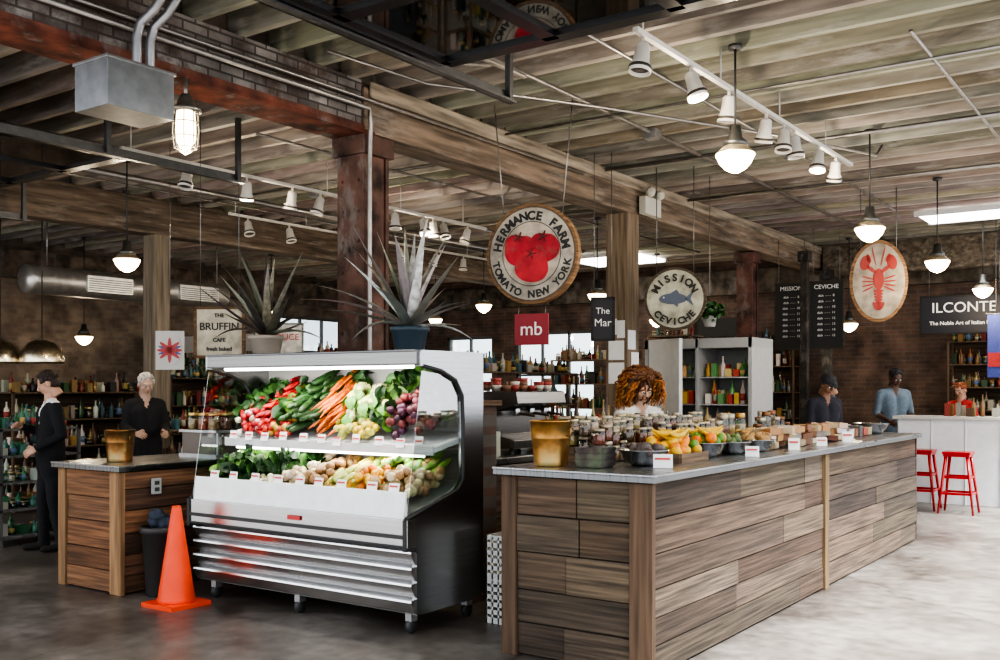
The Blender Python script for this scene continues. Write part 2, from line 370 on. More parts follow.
# ---------------------------------------------------------------- display case
CX0,CX1=-6.13,-4.02
case=grp('refrigerated_display_case',((CX0+CX1)/2,5.1,0))
prof=[(4.70,.72),(4.70,.56),(4.80,.52),(4.80,.13),(5.5,.13),(5.5,1.79),(4.86,1.79),(4.86,1.69),(5.05,1.66),(5.2,1.60),(5.27,1.50),(5.28,1.3),(5.28,.95),(5.22,.88),(5.05,.83)]
b=B('end_panels')
for (a,c) in ((CX0,CX0+.04),(CX1-.04,CX1)): b.prism(prof,'x',a,c,STEEL,(.42,.42,.43))
b.build(case)
b=B('end_trim')
for a in (CX0+.02,CX1-.005):
    pts=[(a,p[0],p[1]) for p in prof[7:]]+[(a,4.70,.74)]
    b.tube(pts,.014,PLAS,(.02,.02,.02),seg=6)
    b.bx(a-.015,a+.012,4.685,4.78,.54,.735,PLAS,(.03,.03,.03))
b.build(case)
b=B('end_glass')
gl=[(4.87,1.66),(5.05,1.64),(5.2,1.58),(5.27,1.48),(5.28,.95),(5.05,.83),(4.72,.72)]
for a in (CX0+.018,CX1-.022): b.prism(gl,'x',a,a+.004,GLASS)
b.build(case)
b=B('cabinet_body'); W=(.70,.70,.68)
i0,i1=CX0+.04,CX1-.04
b.bx(i0,i1,5.44,5.5,.5,1.79,PLAS,(.35,.35,.34))
b.bx(i0,i1,4.86,5.5,1.71,1.79,STEEL,(.4,.4,.4))
b.bx(i0,i1,4.84,4.862,1.70,1.79,STEEL,(.24,.235,.225))
b.bx(i0,i1,4.83,4.842,1.78,1.795,STEEL,(.15,.15,.15)); b.bx(i0,i1,4.832,4.842,1.695,1.705,STEEL,(.15,.15,.15))
b.bx(i0,i1,4.80,5.48,.13,.56,PLAS,(.2,.2,.2))
b.prism([(4.78,.60),(4.78,.74),(5.1,.80),(5.44,.92),(5.44,.60)],'x',i0,i1,PLAS,W)
b.prism([(4.695,.56),(4.695,.735),(4.78,.735),(4.78,.56)],'x',CX0-.01,CX1+.01,STEEL,(.55,.55,.55))
b.bx(CX0,CX1,4.686,4.70,.615,.64,PLAS,(.04,.04,.04)); b.bx(CX0,CX1,4.686,4.70,.56,.575,PLAS,(.03,.03,.03))
b.prism([(4.715,.735),(4.735,.90),(4.75,.90),(4.75,.735)],'x',i0,i1,PLAS,(.85,.86,.86))
for k in range(4):
    z=.135+k*.102; b.prism([(4.80,z),(4.775,z+.012),(4.74,z+.08),(4.745,z+.094),(4.80,z+.097)],'x',CX0+.0,CX1-.0,STEEL,(.8,.8,.8))
b.build(case,bevel=.003)
b=B('shelf_upper'); b.prism([(5.02,1.13),(5.02,1.165),(5.44,1.25),(5.44,1.215)],'x',i0,i1,PLAS,(.8,.8,.8)); b.bx(i0,i1,5.005,5.02,1.115,1.175,PLAS,(.6,.6,.6)); b.build(case)
b=B('badge'); b.box((-5.0,4.685,.68),(.12,.006,.03),PLAS,(.5,.05,.05)); b.build(case)
b=B('lamp_tube'); b.tube([(i0+.1,4.93,1.69),(i1-.1,4.93,1.69)],.014,TUBE); b.tube([(i0+.1,5.04,1.105),(i1-.1,5.04,1.105)],.01,TUBE); b.build(case)
light('AREA',((CX0+CX1)/2,4.95,1.67),17,(1,.95,.86),case,shape='RECTANGLE',size=1.9,size_y=.08,rot=(math.radians(18),0,0))
light('AREA',((CX0+CX1)/2,5.06,1.09),6,(1,.95,.86),case,shape='RECTANGLE',size=1.9,size_y=.05,rot=(0,0,0))
b=B('casters')
for x in (CX0+.15,-5.1,CX1-.08):
    for y in (4.84,5.42):
        b.bx(x-.025,x+.025,y-.03,y+.03,.08,.135,GALV,(.4,.4,.4)); b.lathe([(.0,-.015),(.045,-.015),(.048,0),(.045,.015),(0,.015)],PLAS,(.04,.04,.04),(x,y,.048),14,Matrix.Rotation(pi/2,4,'Y'))
b.build(case)
v=B('assorted_vegetables')
def rr(): return (ru(0,6),ru(0,6),ru(0,6))
def leafq(b,c,s,col,rot=None,mat=LEAF):
    n=5; vs=[];fs=[]
    for i in range(n):
        t=i/(n-1); w=math.sin(pi*(.12+.8*t))*.42*s; y=(t-.5)*s; z=-.5*s*(t-.5)**2
        for k,xx in enumerate((-1,-.4,.4,1)): vs.append((xx*w,y,z+.12*s*abs(xx)+ru(-.06,.06)*s))
    for i in range(n-1):
        for k in range(3): fs.append((i*4+k,i*4+k+1,i*4+5+k,i*4+4+k))
    T=Matrix.Translation(c)@Euler(rot or rr()).to_matrix().to_4x4(); b.add(vs,fs,mat,col,True,T)
def surf_top(y): return 1.175+(y-5.02)/.42*.30
def surf_low(y): return .80+(y-4.78)/.66*.16
def pile(kind,x0,x1,y0,y1,surf,hh,n,cols,r=.035,l=.16):
    top=surf is surf_top
    hh*=1.25 if top else 1.15; n=int(n*(1.9 if kind!='caul' else 1.25)); x0-=.02; x1+=.02
    for i in range(n):
        x=ru(x0,x1); y=ru(y0,y1); t=(i/n); z=surf(y)+t*hh*(1-.4*abs((x-(x0+x1)/2)/((x1-x0)/2+.01)))+r*.8
        c=jit(R.choice(cols),.25)
        if kind=='ball': v.ball((x,y,z),(r*ru(.85,1.1),r*ru(.85,1.1),r*ru(.8,1)),VEG,c,rr(),10,6,nz=.1)
        elif kind=='long':
            a=ru(-.35,.35); d=Vector((math.sin(a),math.cos(a)*.9,ru(.2,.5))).normalized()
            p=Vector((x,y,z)); v.tube([p-d*l*.5,p-d*l*.42,p-d*l*.1,p+d*l*.25,p+d*l*.45,p+d*l*.5],[r*.3,r*.75,r,r*.9,r*.5,r*.15],VEG,c,8)
        elif kind=='carrot':
            a=ru(-.3,.3); d=Vector((math.sin(a),-math.cos(a)*.8,-.45)).normalized(); p=Vector((x,y,z))
            v.tube([p-d*l*.5,p-d*l*.45,p,p+d*l*.5],[r*.5,r,r*.75,r*.1],VEG,c,7)
        elif kind=='leaf': leafq(v,(x,y,z),ru(.07,.13),c)
        elif kind=='caul':
            for k in range(14):
                a=ru(0,6.28); e=ru(0,1.5); v.ball((x+r*.7*math.cos(a)*math.cos(e),y+r*.7*math.sin(a)*math.cos(e),z+r*.7*math.sin(e)),r*.38,VEG,c,None,7,5,nz=.3)
            for k in range(5): a=k*1.25; leafq(v,(x+r*math.cos(a),y+r*math.sin(a),z-.01),.1,(.12,.28,.05),(1.2,0,a+pi/2))
G1=[(.03,.085,.02),(.045,.13,.025),(.015,.05,.012)];G2=[(.12,.24,.035),(.08,.18,.03)]
T=surf_top
pile('leaf',-6.05,-5.75,5.12,5.4,T,.14,60,G1)
pile('ball',-6.0,-5.72,5.03,5.3,T,.12,44,[(.62,.58,.5),(.36,.02,.03),(.45,.03,.03),(.3,.015,.02)],.028)
pile('long',-5.78,-5.60,5.05,5.4,T,.15,30,[(.42,.02,.018),(.30,.015,.015)],.02,.15)
pile('leaf',-5.62,-5.45,5.06,5.4,T,.18,40,G2+G1)
pile('ball',-5.66,-5.46,5.03,5.18,T,.08,22,[(.5,.32,.06),(.40,.04,.025),(.45,.03,.02)],.028)
pile('long',-5.45,-5.18,5.08,5.4,T,.2,40,[(.025,.07,.018),(.04,.10,.03)],.024,.2)
pile('carrot',-5.17,-4.98,5.06,5.4,T,.22,46,[(.66,.15,.012),(.55,.12,.01)],.018,.2)
pile('leaf',-5.12,-5.0,5.3,5.42,T,.22,25,G1)
pile('caul',-4.98,-4.62,5.1,5.36,T,.14,9,[(.62,.56,.36),(.5,.53,.24)],.075)
pile('ball',-4.98,-4.66,5.04,5.14,T,.06,18,[(.6,.45,.05),(.45,.45,.12)],.03)
pile('leaf',-4.72,-4.46,5.1,5.4,T,.22,50,G2+G1)
pile('ball',-4.48,-4.2,5.05,5.3,T,.2,48,[(.05,.012,.03),(.15,.025,.025),(.17,.05,.06)],.032)
pile('leaf',-4.4,-4.12,5.2,5.4,T,.25,40,[(.05,.02,.04),(.04,.08,.02)])
T=surf_low
pile('leaf',-6.05,-5.62,4.86,5.4,T,.2,140,G1+G2)
pile('leaf',-5.62,-5.3,4.95,5.4,T,.2,100,G1)
pile('ball',-5.6,-5.34,4.82,4.98,T,.06,22,[(.6,.55,.42),(.5,.44,.3)],.028)
pile('ball',-5.32,-5.1,4.82,5.3,T,.12,46,[(.58,.52,.4),(.5,.4,.25)],.03)
pile('ball',-5.1,-4.85,4.82,5.3,T,.12,50,[(.30,.18,.07),(.25,.14,.05)],.033)
pile('long',-4.85,-4.62,4.84,5.3,T,.13,36,[(.5,.4,.08),(.38,.4,.1)],.024,.16)
pile('ball',-4.64,-4.42,4.82,5.2,T,.14,50,[(.6,.33,.03),(.55,.18,.02)],.033)
pile('ball',-4.42,-4.12,4.82,5.2,T,.14,54,[(.4,.28,.14),(.55,.45,.27),(.33,.2,.09)],.032)
pile('long',-4.62,-4.15,5.05,5.35,T,.2,46,[(.18,.34,.05),(.13,.26,.04)],.026,.17)
v.build()
b=B('price_tags')
for i in range(11):
    x=-5.98+i*.182+ru(-.02,.02); b.box((x,4.996,1.19+ru(-.01,.02)),(.07,.004,.06),PLAS,(.85,.85,.85),(-.2,0,ru(-.1,.1))); b.box((x,4.993,1.205),(.06,.003,.012),PLAS,(.6,.08,.06),(-.2,0,0))
for i in range(9):
    x=-5.9+i*.215+ru(-.03,.03); b.box((x,4.765,.915),(.08,.004,.07),PLAS,(.88,.88,.88),(-.2,0,ru(-.1,.1))); b.box((x,4.761,.93),(.065,.003,.012),PLAS,(.6,.08,.06),(-.2,0,0))
b.build(case)
# ---------------------------------------------------------------- potted agave
def agave(x,y,z,ph,pr,potcol,lc,ln,n,emin):
    e=grp('potted_agave',(x,y,z)); b=B('pot')
    b.lathe([(pr*.72,0),(pr*.8,.01),(pr*.98,ph*.8),(pr*1.08,ph*.82),(pr*1.1,ph),(pr*.98,ph),(pr*.95,ph*.85),(0,ph*.85)],PLAS,potcol,(x,y,z),28); b.build(e)
    b=B('leaves')
    for i in range(n):
        az=i*2.4+ru(-.2,.2); t=i/n; el=math.radians(emin+(84-emin)*t+ru(-5,5)); L=ln*ru(.8,1.1)*(.9+.1*t); bend=ru(-.02,.10)*(1.3-t)
        if math.sin(az)*math.cos(el)>.35: L*=.6
        w=.034+ru(0,.012); p=Vector((0,0,ph*.85)); vs=[];fs=[];ns=9; side=Vector((-math.sin(az),math.cos(az),0))
        e2=el
        for k in range(ns):
            q=k/(ns-1); ww=w*(1-q)**.75*(.7+1.2*q*(1-q)*2)
            d=Vector((math.cos(az)*math.cos(e2),math.sin(az)*math.cos(e2),math.sin(e2))); nrm=side.cross(d)
            if nrm.z<0: nrm=-nrm
            for kk in (-1,0,1): vs.append(p+side*ww*kk+nrm*(.5*ww*abs(kk)))
            p=p+d*L/(ns-1); e2-=bend
        for k in range(ns-1):
            for kk in range(2): fs.append((k*3+kk,k*3+kk+1,k*3+kk+4,k*3+kk+3))
        b.add(vs,fs,GALV if i%3 else LEAF,jit(lc,.35),True,Matrix.Translation((x,y,z)))
    b.build(e)
agave(-5.80,5.16,1.795,.15,.125,(.30,.26,.22),(.20,.19,.165),.68,28,14)
agave(-4.42,5.20,1.795,.17,.125,(.03,.05,.07),(.42,.42,.38),.78,28,12)
# ---------------------------------------------------------------- cone, bin, crates, buckets
b=B('traffic_cone'); cx,cy=-6.0,4.50; O=(.75,.06,.010)
b.box((cx,cy,.015),(.34,.34,.03),PLAS,O); b.lathe([(.135,.03),(.13,.05),(.032,.70),(.026,.71),(.02,.70)],PLAS,O,(cx,cy,0),28); b.build()
e=grp('trash_can',(-6.40,4.66,0)); b=B('bin'); x,y=-6.40,4.66
b.lathe([(.10,0),(.105,.01),(.135,.46),(.15,.47),(.15,.51),(.14,.52),(.13,.5),(0,.46)],PLAS,(.03,.027,.027),(x,y,0),24); b.build(e); b=B('bin_contents')
for k in range(9): b.ball((x+ru(-.06,.06),y+ru(-.06,.06),.52+ru(0,.08)),(.06,.06,.05),CLOTH,(.03,.04,.06),rr(),10,7,nz=.4)
b.build(e)
def crate(x,y,z):
    b=B('milk_crate'); w=.15; W=(.55,.55,.53)
    for k in range(6):
        zz=z+.01+k*.05
        for (x0,x1,y0,y1) in ((x-w,x+w,y-w,y-w+.012),(x-w,x+w,y+w-.012,y+w),(x-w,x-w+.012,y-w,y+w),(x+w-.012,x+w,y-w,y+w)): b.bx(x0,x1,y0,y1,zz,zz+.03,PLAS,W)
    for k in range(7):
        t=-w+k*(2*w-.012)/6
        b.bx(x+t,x+t+.012,y-w,y-w+.01,z,z+.28,PLAS,W);b.bx(x+t,x+t+.012,y+w-.01,y+w,z,z+.28,PLAS,W);b.bx(x-w,x-w+.01,y+t,y+t+.012,z,z+.28,PLAS,W);b.bx(x+w-.01,x+w,y+t,y+t+.012,z,z+.28,PLAS,W)
    b.bx(x-w,x+w,y-w,y+w,z,z+.01,PLAS,W); b.build()
for k in range(2): crate(-3.74,5.50,k*.29)
def bucket(x,y,z,h,r,col):
    b=B('copper_bucket'); b.lathe([(r*.8,0),(r*.82,.006),(r*.84,h*.12),(r*.83,h*.14),(r*.93,h*.6),(r*.945,h*.61),(r*.94,h*.63),(r,h),(r*1.03,h),(r*1.03,h*.97),(r*.97,h*.97),(r*.8,.02),(0,.02)],COPPER,col,(x,y,z),32)
    for sx in (-1,1): b.tube([(x+sx*r,y,z+h*.85),(x+sx*r*1.14,y,z+h*.82),(x+sx*r*1.12,y,z+h*.68),(x+sx*r*.95,y,z+h*.66)],.005,COPPER,col,6)
    b.build()
bucket(-3.16,5.0,1.09,.27,.122,(.42,.22,.07)); bucket(-7.0,4.72,.97,.25,.115,(.32,.16,.06))
# ---------------------------------------------------------------- countertop goods
def jar(b,x,y,z,h,r,content,lid,g=JARG):
    b.lathe([(r*.9,0),(r,.008),(r,h*.75),(r*.8,h*.84),(r*.8,h*.9)],g,(1,1,1),(x,y,z),12)
    b.lathe([(r*.85,.006),(r*.92,.012),(r*.92,h*.62),(0,h*.66)],VEG,content,(x,y,z),10)
    b.lathe([(r*.84,h*.85),(r*.86,h*.86),(r*.86,h),(r*.8,h*1.01),(0,h*1.01)],GALV,lid,(x,y,z),12)
e=grp('jar_display_rack',(-3.1,6.2,1.09))
b=B('glass_jars'); CC=[(.28,.13,.05),(.42,.27,.10),(.14,.07,.03),(.5,.38,.24),(.22,.05,.025),(.45,.2,.05)]
b2=B('rack_riser'); 
for t in range(4):
    x=-3.02-t*.10; z=1.09+t*.05
    if t: b2.bx(x-.05,x+.05,5.28,7.05,1.09,z-.001,WOOD,(.14,.09,.05))
    y=5.33
    while y<7.02:
        h=R.choice([.10,.11,.13]); jar(b,x,y,z,h,.043,jit(R.choice(CC),.3),R.choice([(.5,.42,.3),(.4,.32,.2),(.25,.2,.14)]))
        if t<2 and R.random()<.75 : jar(b,x,y,z+h*1.01,.10,.040,jit(R.choice(CC),.3),(.42,.36,.26))
        y+=.093
b.build(e); b2.build(e)
b=B('baking_pan')
for k in range(3): b.lathe([(.10,0),(.105,.005),(.12,.05),(.125,.05),(.115,.012),(0,.01)],COPPER,(.12,.1,.09),(-2.88,5.04,1.09+k*.035),4,Matrix.Rotation(pi/4,4,'Z'),smooth=False)
b.build()
b=B('pastry_jars')
for i in range(64):
    yy=7.2+(i//4)*.12; xx=-3.27+(i%4)*.12; hh=R.choice([.12,.15,.2,.25]) if i%4<2 else R.choice([.08,.1,.12]); jar(b,xx+ru(-.01,.01),yy+ru(-.01,.01),1.09,hh,.045,jit(R.choice(CC)),R.choice([(.42,.36,.28),(.2,.1,.05),(.5,.3,.1)]))
b.build()
b=B('cookie_packets')
for i in range(76):
    xx=-2.70+ru(-.08,.08); yy=ru(7.2,8.95); b.box((xx,yy,1.122+.05*(i%3)),(.09,.11,.045),PLAS,jit(R.choice([(.36,.18,.07),(.42,.32,.2),(.22,.09,.045),(.45,.4,.35)]),.25),(ru(-.15,.15),ru(-.15,.15),ru(-.5,.5)))
b.build()
def bowl(x,y,z,r,parent,name='bowl'):
    b=B(name); b.lathe([(r*.45,0),(r*.5,.004),(r*.8,r*.25),(r*.97,r*.6),(r*1.03,r*.62),(r*1.03,r*.64),(r*.95,r*.63),(r*.75,r*.28),(0,.015)],STEEL,(.5,.5,.5),(x,y,z),28); b.build(parent)
def banana(b,c,yaw,tilt,l=.17):
    pts=[];rs=[]
    for k in range(8):
        t=k/7; a=(t-.5)*1.9; pts.append(Matrix.Rotation(yaw,3,'Z')@Matrix.Rotation(tilt,3,'X')@Vector((math.sin(a)*l*.55,0,-math.cos(a)*l*.45+l*.3))+Vector(c)); rs.append([.004,.006,.014,.018,.018,.015,.008,.004][k])
    b.tube(pts,rs,VEG,jit((.7,.43,.03),.15),8)
e=grp('steel_bowl',(-2.72,5.34,1.09)); bowl(-2.72,5.34,1.09,.15,e)
b=B('bread_rolls'); 
for k in range(10): b.ball((-2.72+ru(-.08,.08),5.34+ru(-.08,.08),1.17+ru(0,.03)),(.045,.035,.03),VEG,jit((.1,.07,.06)),rr(),10,7)
b.build(e)
e=grp('fruit_bowl',(-2.74,6.24,1.09)); bowl(-2.74,6.24,1.09,.155,e)
b=B('bananas_and_oranges')
for k in range(16): b.ball((-2.74+ru(-.1,.1),6.24+ru(-.1,.1),1.19+ru(0,.04)),.038,VEG,jit(R.choice([(.75,.2,.012),(.12,.25,.03)]),.1),None,12,8)
for k in range(10): banana(b,(-2.74+ru(-.07,.07),6.24+ru(-.07,.07),1.25+ru(0,.05)),ru(-.6,.6)+pi/3,ru(-.5,.5),.2)
b.build(e)
e=grp('fruit_tray',(-2.76,5.8,1.09)); b=B('tray'); x0,x1=-2.92,-2.60; b.bx(x0,x1,5.58,5.98,1.09,1.10,WOOD,(.2,.13,.08)); b.bx(x0-.01,x0,5.58,5.98,1.09,1.15,WOOD,(.2,.13,.08)); b.bx(x1,x1+.01,5.58,5.98,1.09,1.15,WOOD,(.2,.13,.08)); b.bx(x0,x1,5.57,5.58,1.09,1.15,WOOD,(.2,.13,.08)); b.build(e)
b=B('citrus_fruit')
for k in range(44): b.ball((-2.76+ru(-.12,.12),5.78+ru(-.17,.17),1.13+.028*(k//12)),.036,VEG,jit(R.choice([(.75,.22,.015),(.7,.4,.02),(.12,.25,.03)]),.1),None,12,8)
for k in range(10): banana(b,(-2.76+ru(-.1,.1),5.78+ru(-.12,.12),1.245+ru(0,.05)),ru(-.6,.6)+pi/3,ru(-.5,.5),.2)
b.build(e)
for (bx_,by_,cl) in ((-2.70,6.62,(.1,.14,.04)),(-2.66,6.98,(.35,.2,.08))):
    e=grp('steel_bowl',(bx_,by_,1.09)); bowl(bx_,by_,1.09,.14,e)
    b=B('produce')
    for k in range(12): b.ball((bx_+ru(-.08,.08),by_+ru(-.08,.08),1.175+ru(0,.03)),.034,VEG,jit(cl),None,10,7)
    b.build(e)
e=grp('steel_bowl',(-2.74,10.35,1.09)); bowl(-2.74,10.35,1.09,.17,e)
b=B('counter_price_cards')
for (x,y,w,h) in ((-2.53,5.2,.11,.08),(-2.47,6.42,.09,.07),(-2.47,7.25,.08,.09),(-2.47,7.9,.08,.07),(-2.47,8.6,.09,.09)):
    b.box((x,y,1.09+h/2+.002),(w,.006,h),PLAS,(.7,.7,.68),(-.15,0,.5)); b.box((x,y-.006,1.09+h*.7),(w*.8,.004,h*.15),PLAS,(.5,.05,.04),(-.15,0,.5))
b.build()
b=B('takeaway_boxes')
for i in range(24):
    xx=-3.2+(i%4)*.16; yy=9.25+(i//4)*.15; b.box((xx,yy,1.135),(.12,.12,.07+.05*(i%3==0)),PLAS,jit(R.choice([(.5,.45,.4),(.25,.12,.05),(.42,.07,.05),(.42,.32,.17),(.1,.1,.1)])),(0,0,ru(-.1,.1)))
b.build()
b=B('glass_front_cabinet'); b.bx(-7.1,-6.62,5.35,6.9,.97,1.0,GALV,(.5,.5,.5)); b.bx(-7.1,-6.62,5.35,6.9,1.18,1.2,GALV,(.5,.5,.5)); b.bx(-7.08,-6.66,5.37,6.88,1.0,1.18,PLAS,(.16,.13,.11))
for k in range(6): b.bx(-6.66,-6.63,5.38+k*.295,5.4+k*.295,1.0,1.18,GALV,(.4,.4,.4))
b.build()
b=B('preserve_jars')
for i in range(33): jar(b,-7.0+(i%3)*.13,5.42+(i//3)*.13,1.2,.14,.048,jit(R.choice([(.3,.08,.03),(.4,.25,.12),(.12,.08,.03)])),(.6,.42,.16))
b.build()
# ---------------------------------------------------------------- lamps
LW=(1,.82,.58)
def pendant(x,y,z,r=.13,top=JB,en=32):
    e=grp('pendant_lamp',(x,y,z)); b=B('cord_and_cap')
    b.tube([(x,y,z+r*1.55),(x,y,top)],.008,PLAS,(.03,.03,.03),6)
    b.lathe([(.0,r*1.7),(r*.3,r*1.65),(r*.38,r*1.0),(r*.62,r*.8),(r*.66,r*.55),(0,r*.55)],GALV,(.13,.13,.12),(x,y,z),18); b.lathe([(.05,0),(.05,.03),(0,.03)],PLAS,(.05,.05,.05),(x,y,top-.03),12); b.build(e)
    b=B('glass_shade'); b.lathe([(r*.6,r*.6),(r*.97,r*.22),(r*1.0,r*.1)],GALV,(.6,.5,.35),(x,y,z),22)
    b.lathe([(r*1.03,r*.14),(r*1.05,r*.05),(r*1.0,-.02*r),(r*.85,-r*.35),(r*.55,-r*.68),(r*.2,-r*.85),(0,-r*.88)],BULB,(1,1,1),(x,y,z),22); b.build(e)
    light('POINT',(x,y,z-r*1.15),en,LW,e,shadow_soft_size=.06)
for p in ((-2.69,6.67,3.17),(-2.55,9.58,3.02),(-2.5,12.2,2.98),(-2.54,15.3,2.92),(-4.66,16.3,2.56),(-9.25,6.32,2.88),(-10.0,13.7,2.94),(-14.6,9.2,2.35),(-12.5,15.5,2.9),(-7.0,12.3,2.85),(-8.0,16.2,2.75),(-13.7,12.3,2.9),(-9.6,10.2,2.95)): pendant(*p)  # last rear pendants in the list are added to brighten the back
for (x,y) in ((-12.0,6.45),(-11.6,6.75)):
    e=grp('glass_dome_lamp',(x,y,1.98)); b=B('dome'); b.lathe([(.26,0),(.265,.02),(.24,.14),(.16,.25),(.05,.3),(0,.3)],STEEL,(.75,.66,.5),(x,y,1.85),24); b.tube([(x,y,2.15),(x,y,JB)],.008,PLAS,(.03,.03,.03),6); b.ball((x,y,1.9),.05,BULB); b.build(e)
e=grp('caged_industrial_lamp',(-5.28,4.03,3.19)); x,y,z=-5.28,4.03,3.17; b=B('housing')
b.tube([(x,y,z+.2),(x,y,3.52)],.012,GALV,(.3,.3,.28)); b.lathe([(.03,.24),(.05,.2),(.06,.17),(.095,.15),(.1,.13),(0,.13)],GALV,(.3,.28,.25),(x,y,z),18)
for k in range(8):
    a=k*pi/4; b.tube([(x+.075*math.cos(a),y+.075*math.sin(a),z+.13),(x+.082*math.cos(a),y+.082*math.sin(a),z),(x+.07*math.cos(a),y+.07*math.sin(a),z-.1),(x,y,z-.14)],.004,GALV,(.4,.38,.33),5)
for zz,r0 in ((.06,.08),(-.03,.08),(-.1,.07)):
    b.tube([(x+r0*math.cos(k*pi/8),y+r0*math.sin(k*pi/8),z+zz) for k in range(17)],.004,GALV,(.4,.38,.33),5)
b.build(e); b=B('lamp_globe'); b.lathe([(.055,.13),(.062,.05),(.06,-.05),(.035,-.1),(0,-.115)],BULB,(1,1,1),(x,y,z),16); b.build(e)
light('POINT',(x,y,z-.22),16,LW,e,shadow_soft_size=.05)
b=B('electrical_junction_box'); b.bx(-5.30,-4.98,3.28,3.72,3.13,3.40,GALV,(.22,.23,.24)); b.bx(-5.31,-4.97,3.27,3.73,3.39,3.41,GALV,(.25,.25,.25))
for k,yy in enumerate((3.55,3.64)): b.tube([(-5.1,yy,3.4),(-5.1,yy,3.6),(-5.1+.02,yy+.01,3.68),(-5.1+.1,yy+.05,3.76),(-5.1+.16,yy+.08,3.86),(-4.94,yy+.08,4.1)],.028,GALV,(.32,.32,.33),10)
b.build(bevel=.004)
def track(x,z,y0,y1,heads,glow):
    e=grp('track_light',(x,(y0+y1)/2,z)); b=B('track_rail'); W=(.6,.57,.52)
    b.bx(x-.018,x+.018,y0,y1,z,z+.03,PLAS,W)
    k=y0+.1
    while k<y1: b.tube([(x,k,z+.03),(x,k,JB+.01)],.006,PLAS,W,5); k+=1.2
    b.build(e)
    for i,y in enumerate(heads):
        b=B('spot_head_%d'%(i+1)); ax=ru(-.35,.35); ay=ru(-.3,.3)
        b.tube([(x,y,z),(x,y,z-.06)],.012,PLAS,W,6)
        T=Matrix.Translation((x,y,z-.06))@Euler((ay,ax,0)).to_matrix().to_4x4()@Matrix.Scale(1.12,4)
        b.lathe([(.0,.02),(.03,.015),(.04,0),(.042,-.05),(.044,-.052),(.046,-.09),(.06,-.11),(.062,-.15),(.056,-.15),(.04,-.08),(0,-.08)],PLAS,W,(0,0,0),16,T); b.lathe([(.05,-.12),(.0,-.115)],BULB,(1,1,1),(0,0,0),14,T)
        b.lathe([(.0635,-.115),(.064,-.13),(.0635,-.132)],PLAS,(.06,.05,.04),(0,0,0),14,T)
        b.build(e)
    for y in glow: light('POINT',(x,y,z-.3),38,(1,.86,.66),e,shadow_soft_size=.06)
track(-2.81,3.70,5.4,9.9,[5.5,6.2,6.85,7.6,8.0,8.25,8.9,9.4],[6.2,8.9])
track(-7.7,3.62,5.2,10.6,[5.9,6.6,7.2,7.6,8.8,9.3,9.5,9.7,10.2],[6.6,9.3])
track(-9.9,3.7,8.2,15.8,[8.5,9.2,11.4,12.3,13.0,15],[])
for (x0,x1,y0,y1) in ((-9.6,-8.2,15.6,16.9),(-3.2,-1.8,14.4,15.2)):
    b=B('skylight_panel'); b.bx(x0,x1,y0,y1,JB-.06,JB-.01,PANEL); b.bx(x0-.04,x1+.04,y0-.04,y0,JB-.07,JB,PLAS,(.6,.6,.6)); b.bx(x0-.04,x1+.04,y1,y1+.04,JB-.07,JB,PLAS,(.6,.6,.6)); b.build()  # glowing sheet set under the joists in place of a skylight
b=B('spiral_air_duct')
def duct(p,q,r):
    p=Vector(p);q=Vector(q); pts=[];rs=[]
    L=(q-p).length; k=int(L/.09)
    for i in range(k+1):
        t=i/k; pts.append(p.lerp(q,t)); rs.append(r*(1.02 if i%2 else 1))
    b.tube(pts,rs,GALV,(.55,.53,.5),18)
duct((-12.6,7.1,2.98),(-12.6,10.3,2.98),.19)
for yy in (8.2,9.7): b.bx(-12.42,-12.37,yy-.35,yy+.35,2.86,3.08,GALV,(.7,.7,.68)); [b.bx(-12.37,-12.36,yy-.33,yy+.33,2.88+k*.03,2.89+k*.03,PLAS,(.1,.1,.1)) for k in range(6)]
for yy in (7.4,9,10.2): b.tube([(-12.6,yy,3.17),(-12.6,yy,JB)],.01,GALV,(.3,.3,.3),5)
b.build()
C=(.30,.28,.26)
for pts,r in (([(XB+.21,2,3.78),(XB+.21,9,3.78)],.014),([(XB+.25,2,3.70),(XB+.25,5.7,3.70),(XB+.22,5.75,3.6),(XB+.2,5.76,3.3),(XB+.2,5.76,2.0),(XB+.2,5.76,0)],.018),
  ([(-4.2,YF,3.92),(-4.2,5.2,3.92),(-4.2,16.9,3.92)],.02),([(-.8,7.6,3.90),(-5.3,7.6,3.90)],.012),([(-.8,9.5,3.91),(-5.3,9.5,3.91)],.02),([(-1,11.6,3.9),(-5.3,11.6,3.9)],.018),([(-5.7,11.6,3.9),(-10.8,11.6,3.9)],.018),
  ([(-3.4,5.0,3.93),(-3.4,14,3.93)],.012),([(-8.8,2,3.92),(-8.8,15,3.92)],.02),([(-6.2,8.2,3.9),(-10.8,8.2,3.9)],.015),([(-6.4,YF,3.90),(-6.4,12,3.90)],.015),([(-4.3,3,3.84),(-4.3,5.6,3.84),(-4.25,5.9,3.9)],.015),([(-3.95,YF,3.76),(-3.95,5.9,3.76)],.02),
  ([(-5.0,5.0,3.9),(-4.6,5.6,3.75),(-3.8,6.8,3.72),(-3.0,8.4,3.72),(-2.6,10,3.8),(-2.6,10.2,3.93)],.013),([(-10.2,YF,3.9),(-10.2,14,3.9)],.015),([(-7.1,6.2,3.88),(-7.1,16,3.88)],.014),([(-1.6,7,3.92),(-1.6,14,3.92)],.014),
  ([(-5.9,YF,3.86),(-5.9,5.6,3.86)],.03),([(-9.4,5.5,3.80),(-9.4,15,3.80)],.035)):
    b=B('conduit_pipe'); b.tube(pts,r,GALV,C,8); b.build()
b=B('emergency_light'); b.bx(XB+.19,XB+.27,10.3,10.7,3.55,3.75,PLAS,(.5,.48,.42)); 
for yy in (10.38,10.62): b.ball((XB+.29,yy,3.8),.06,PLAS,(.5,.48,.42))
b.build()
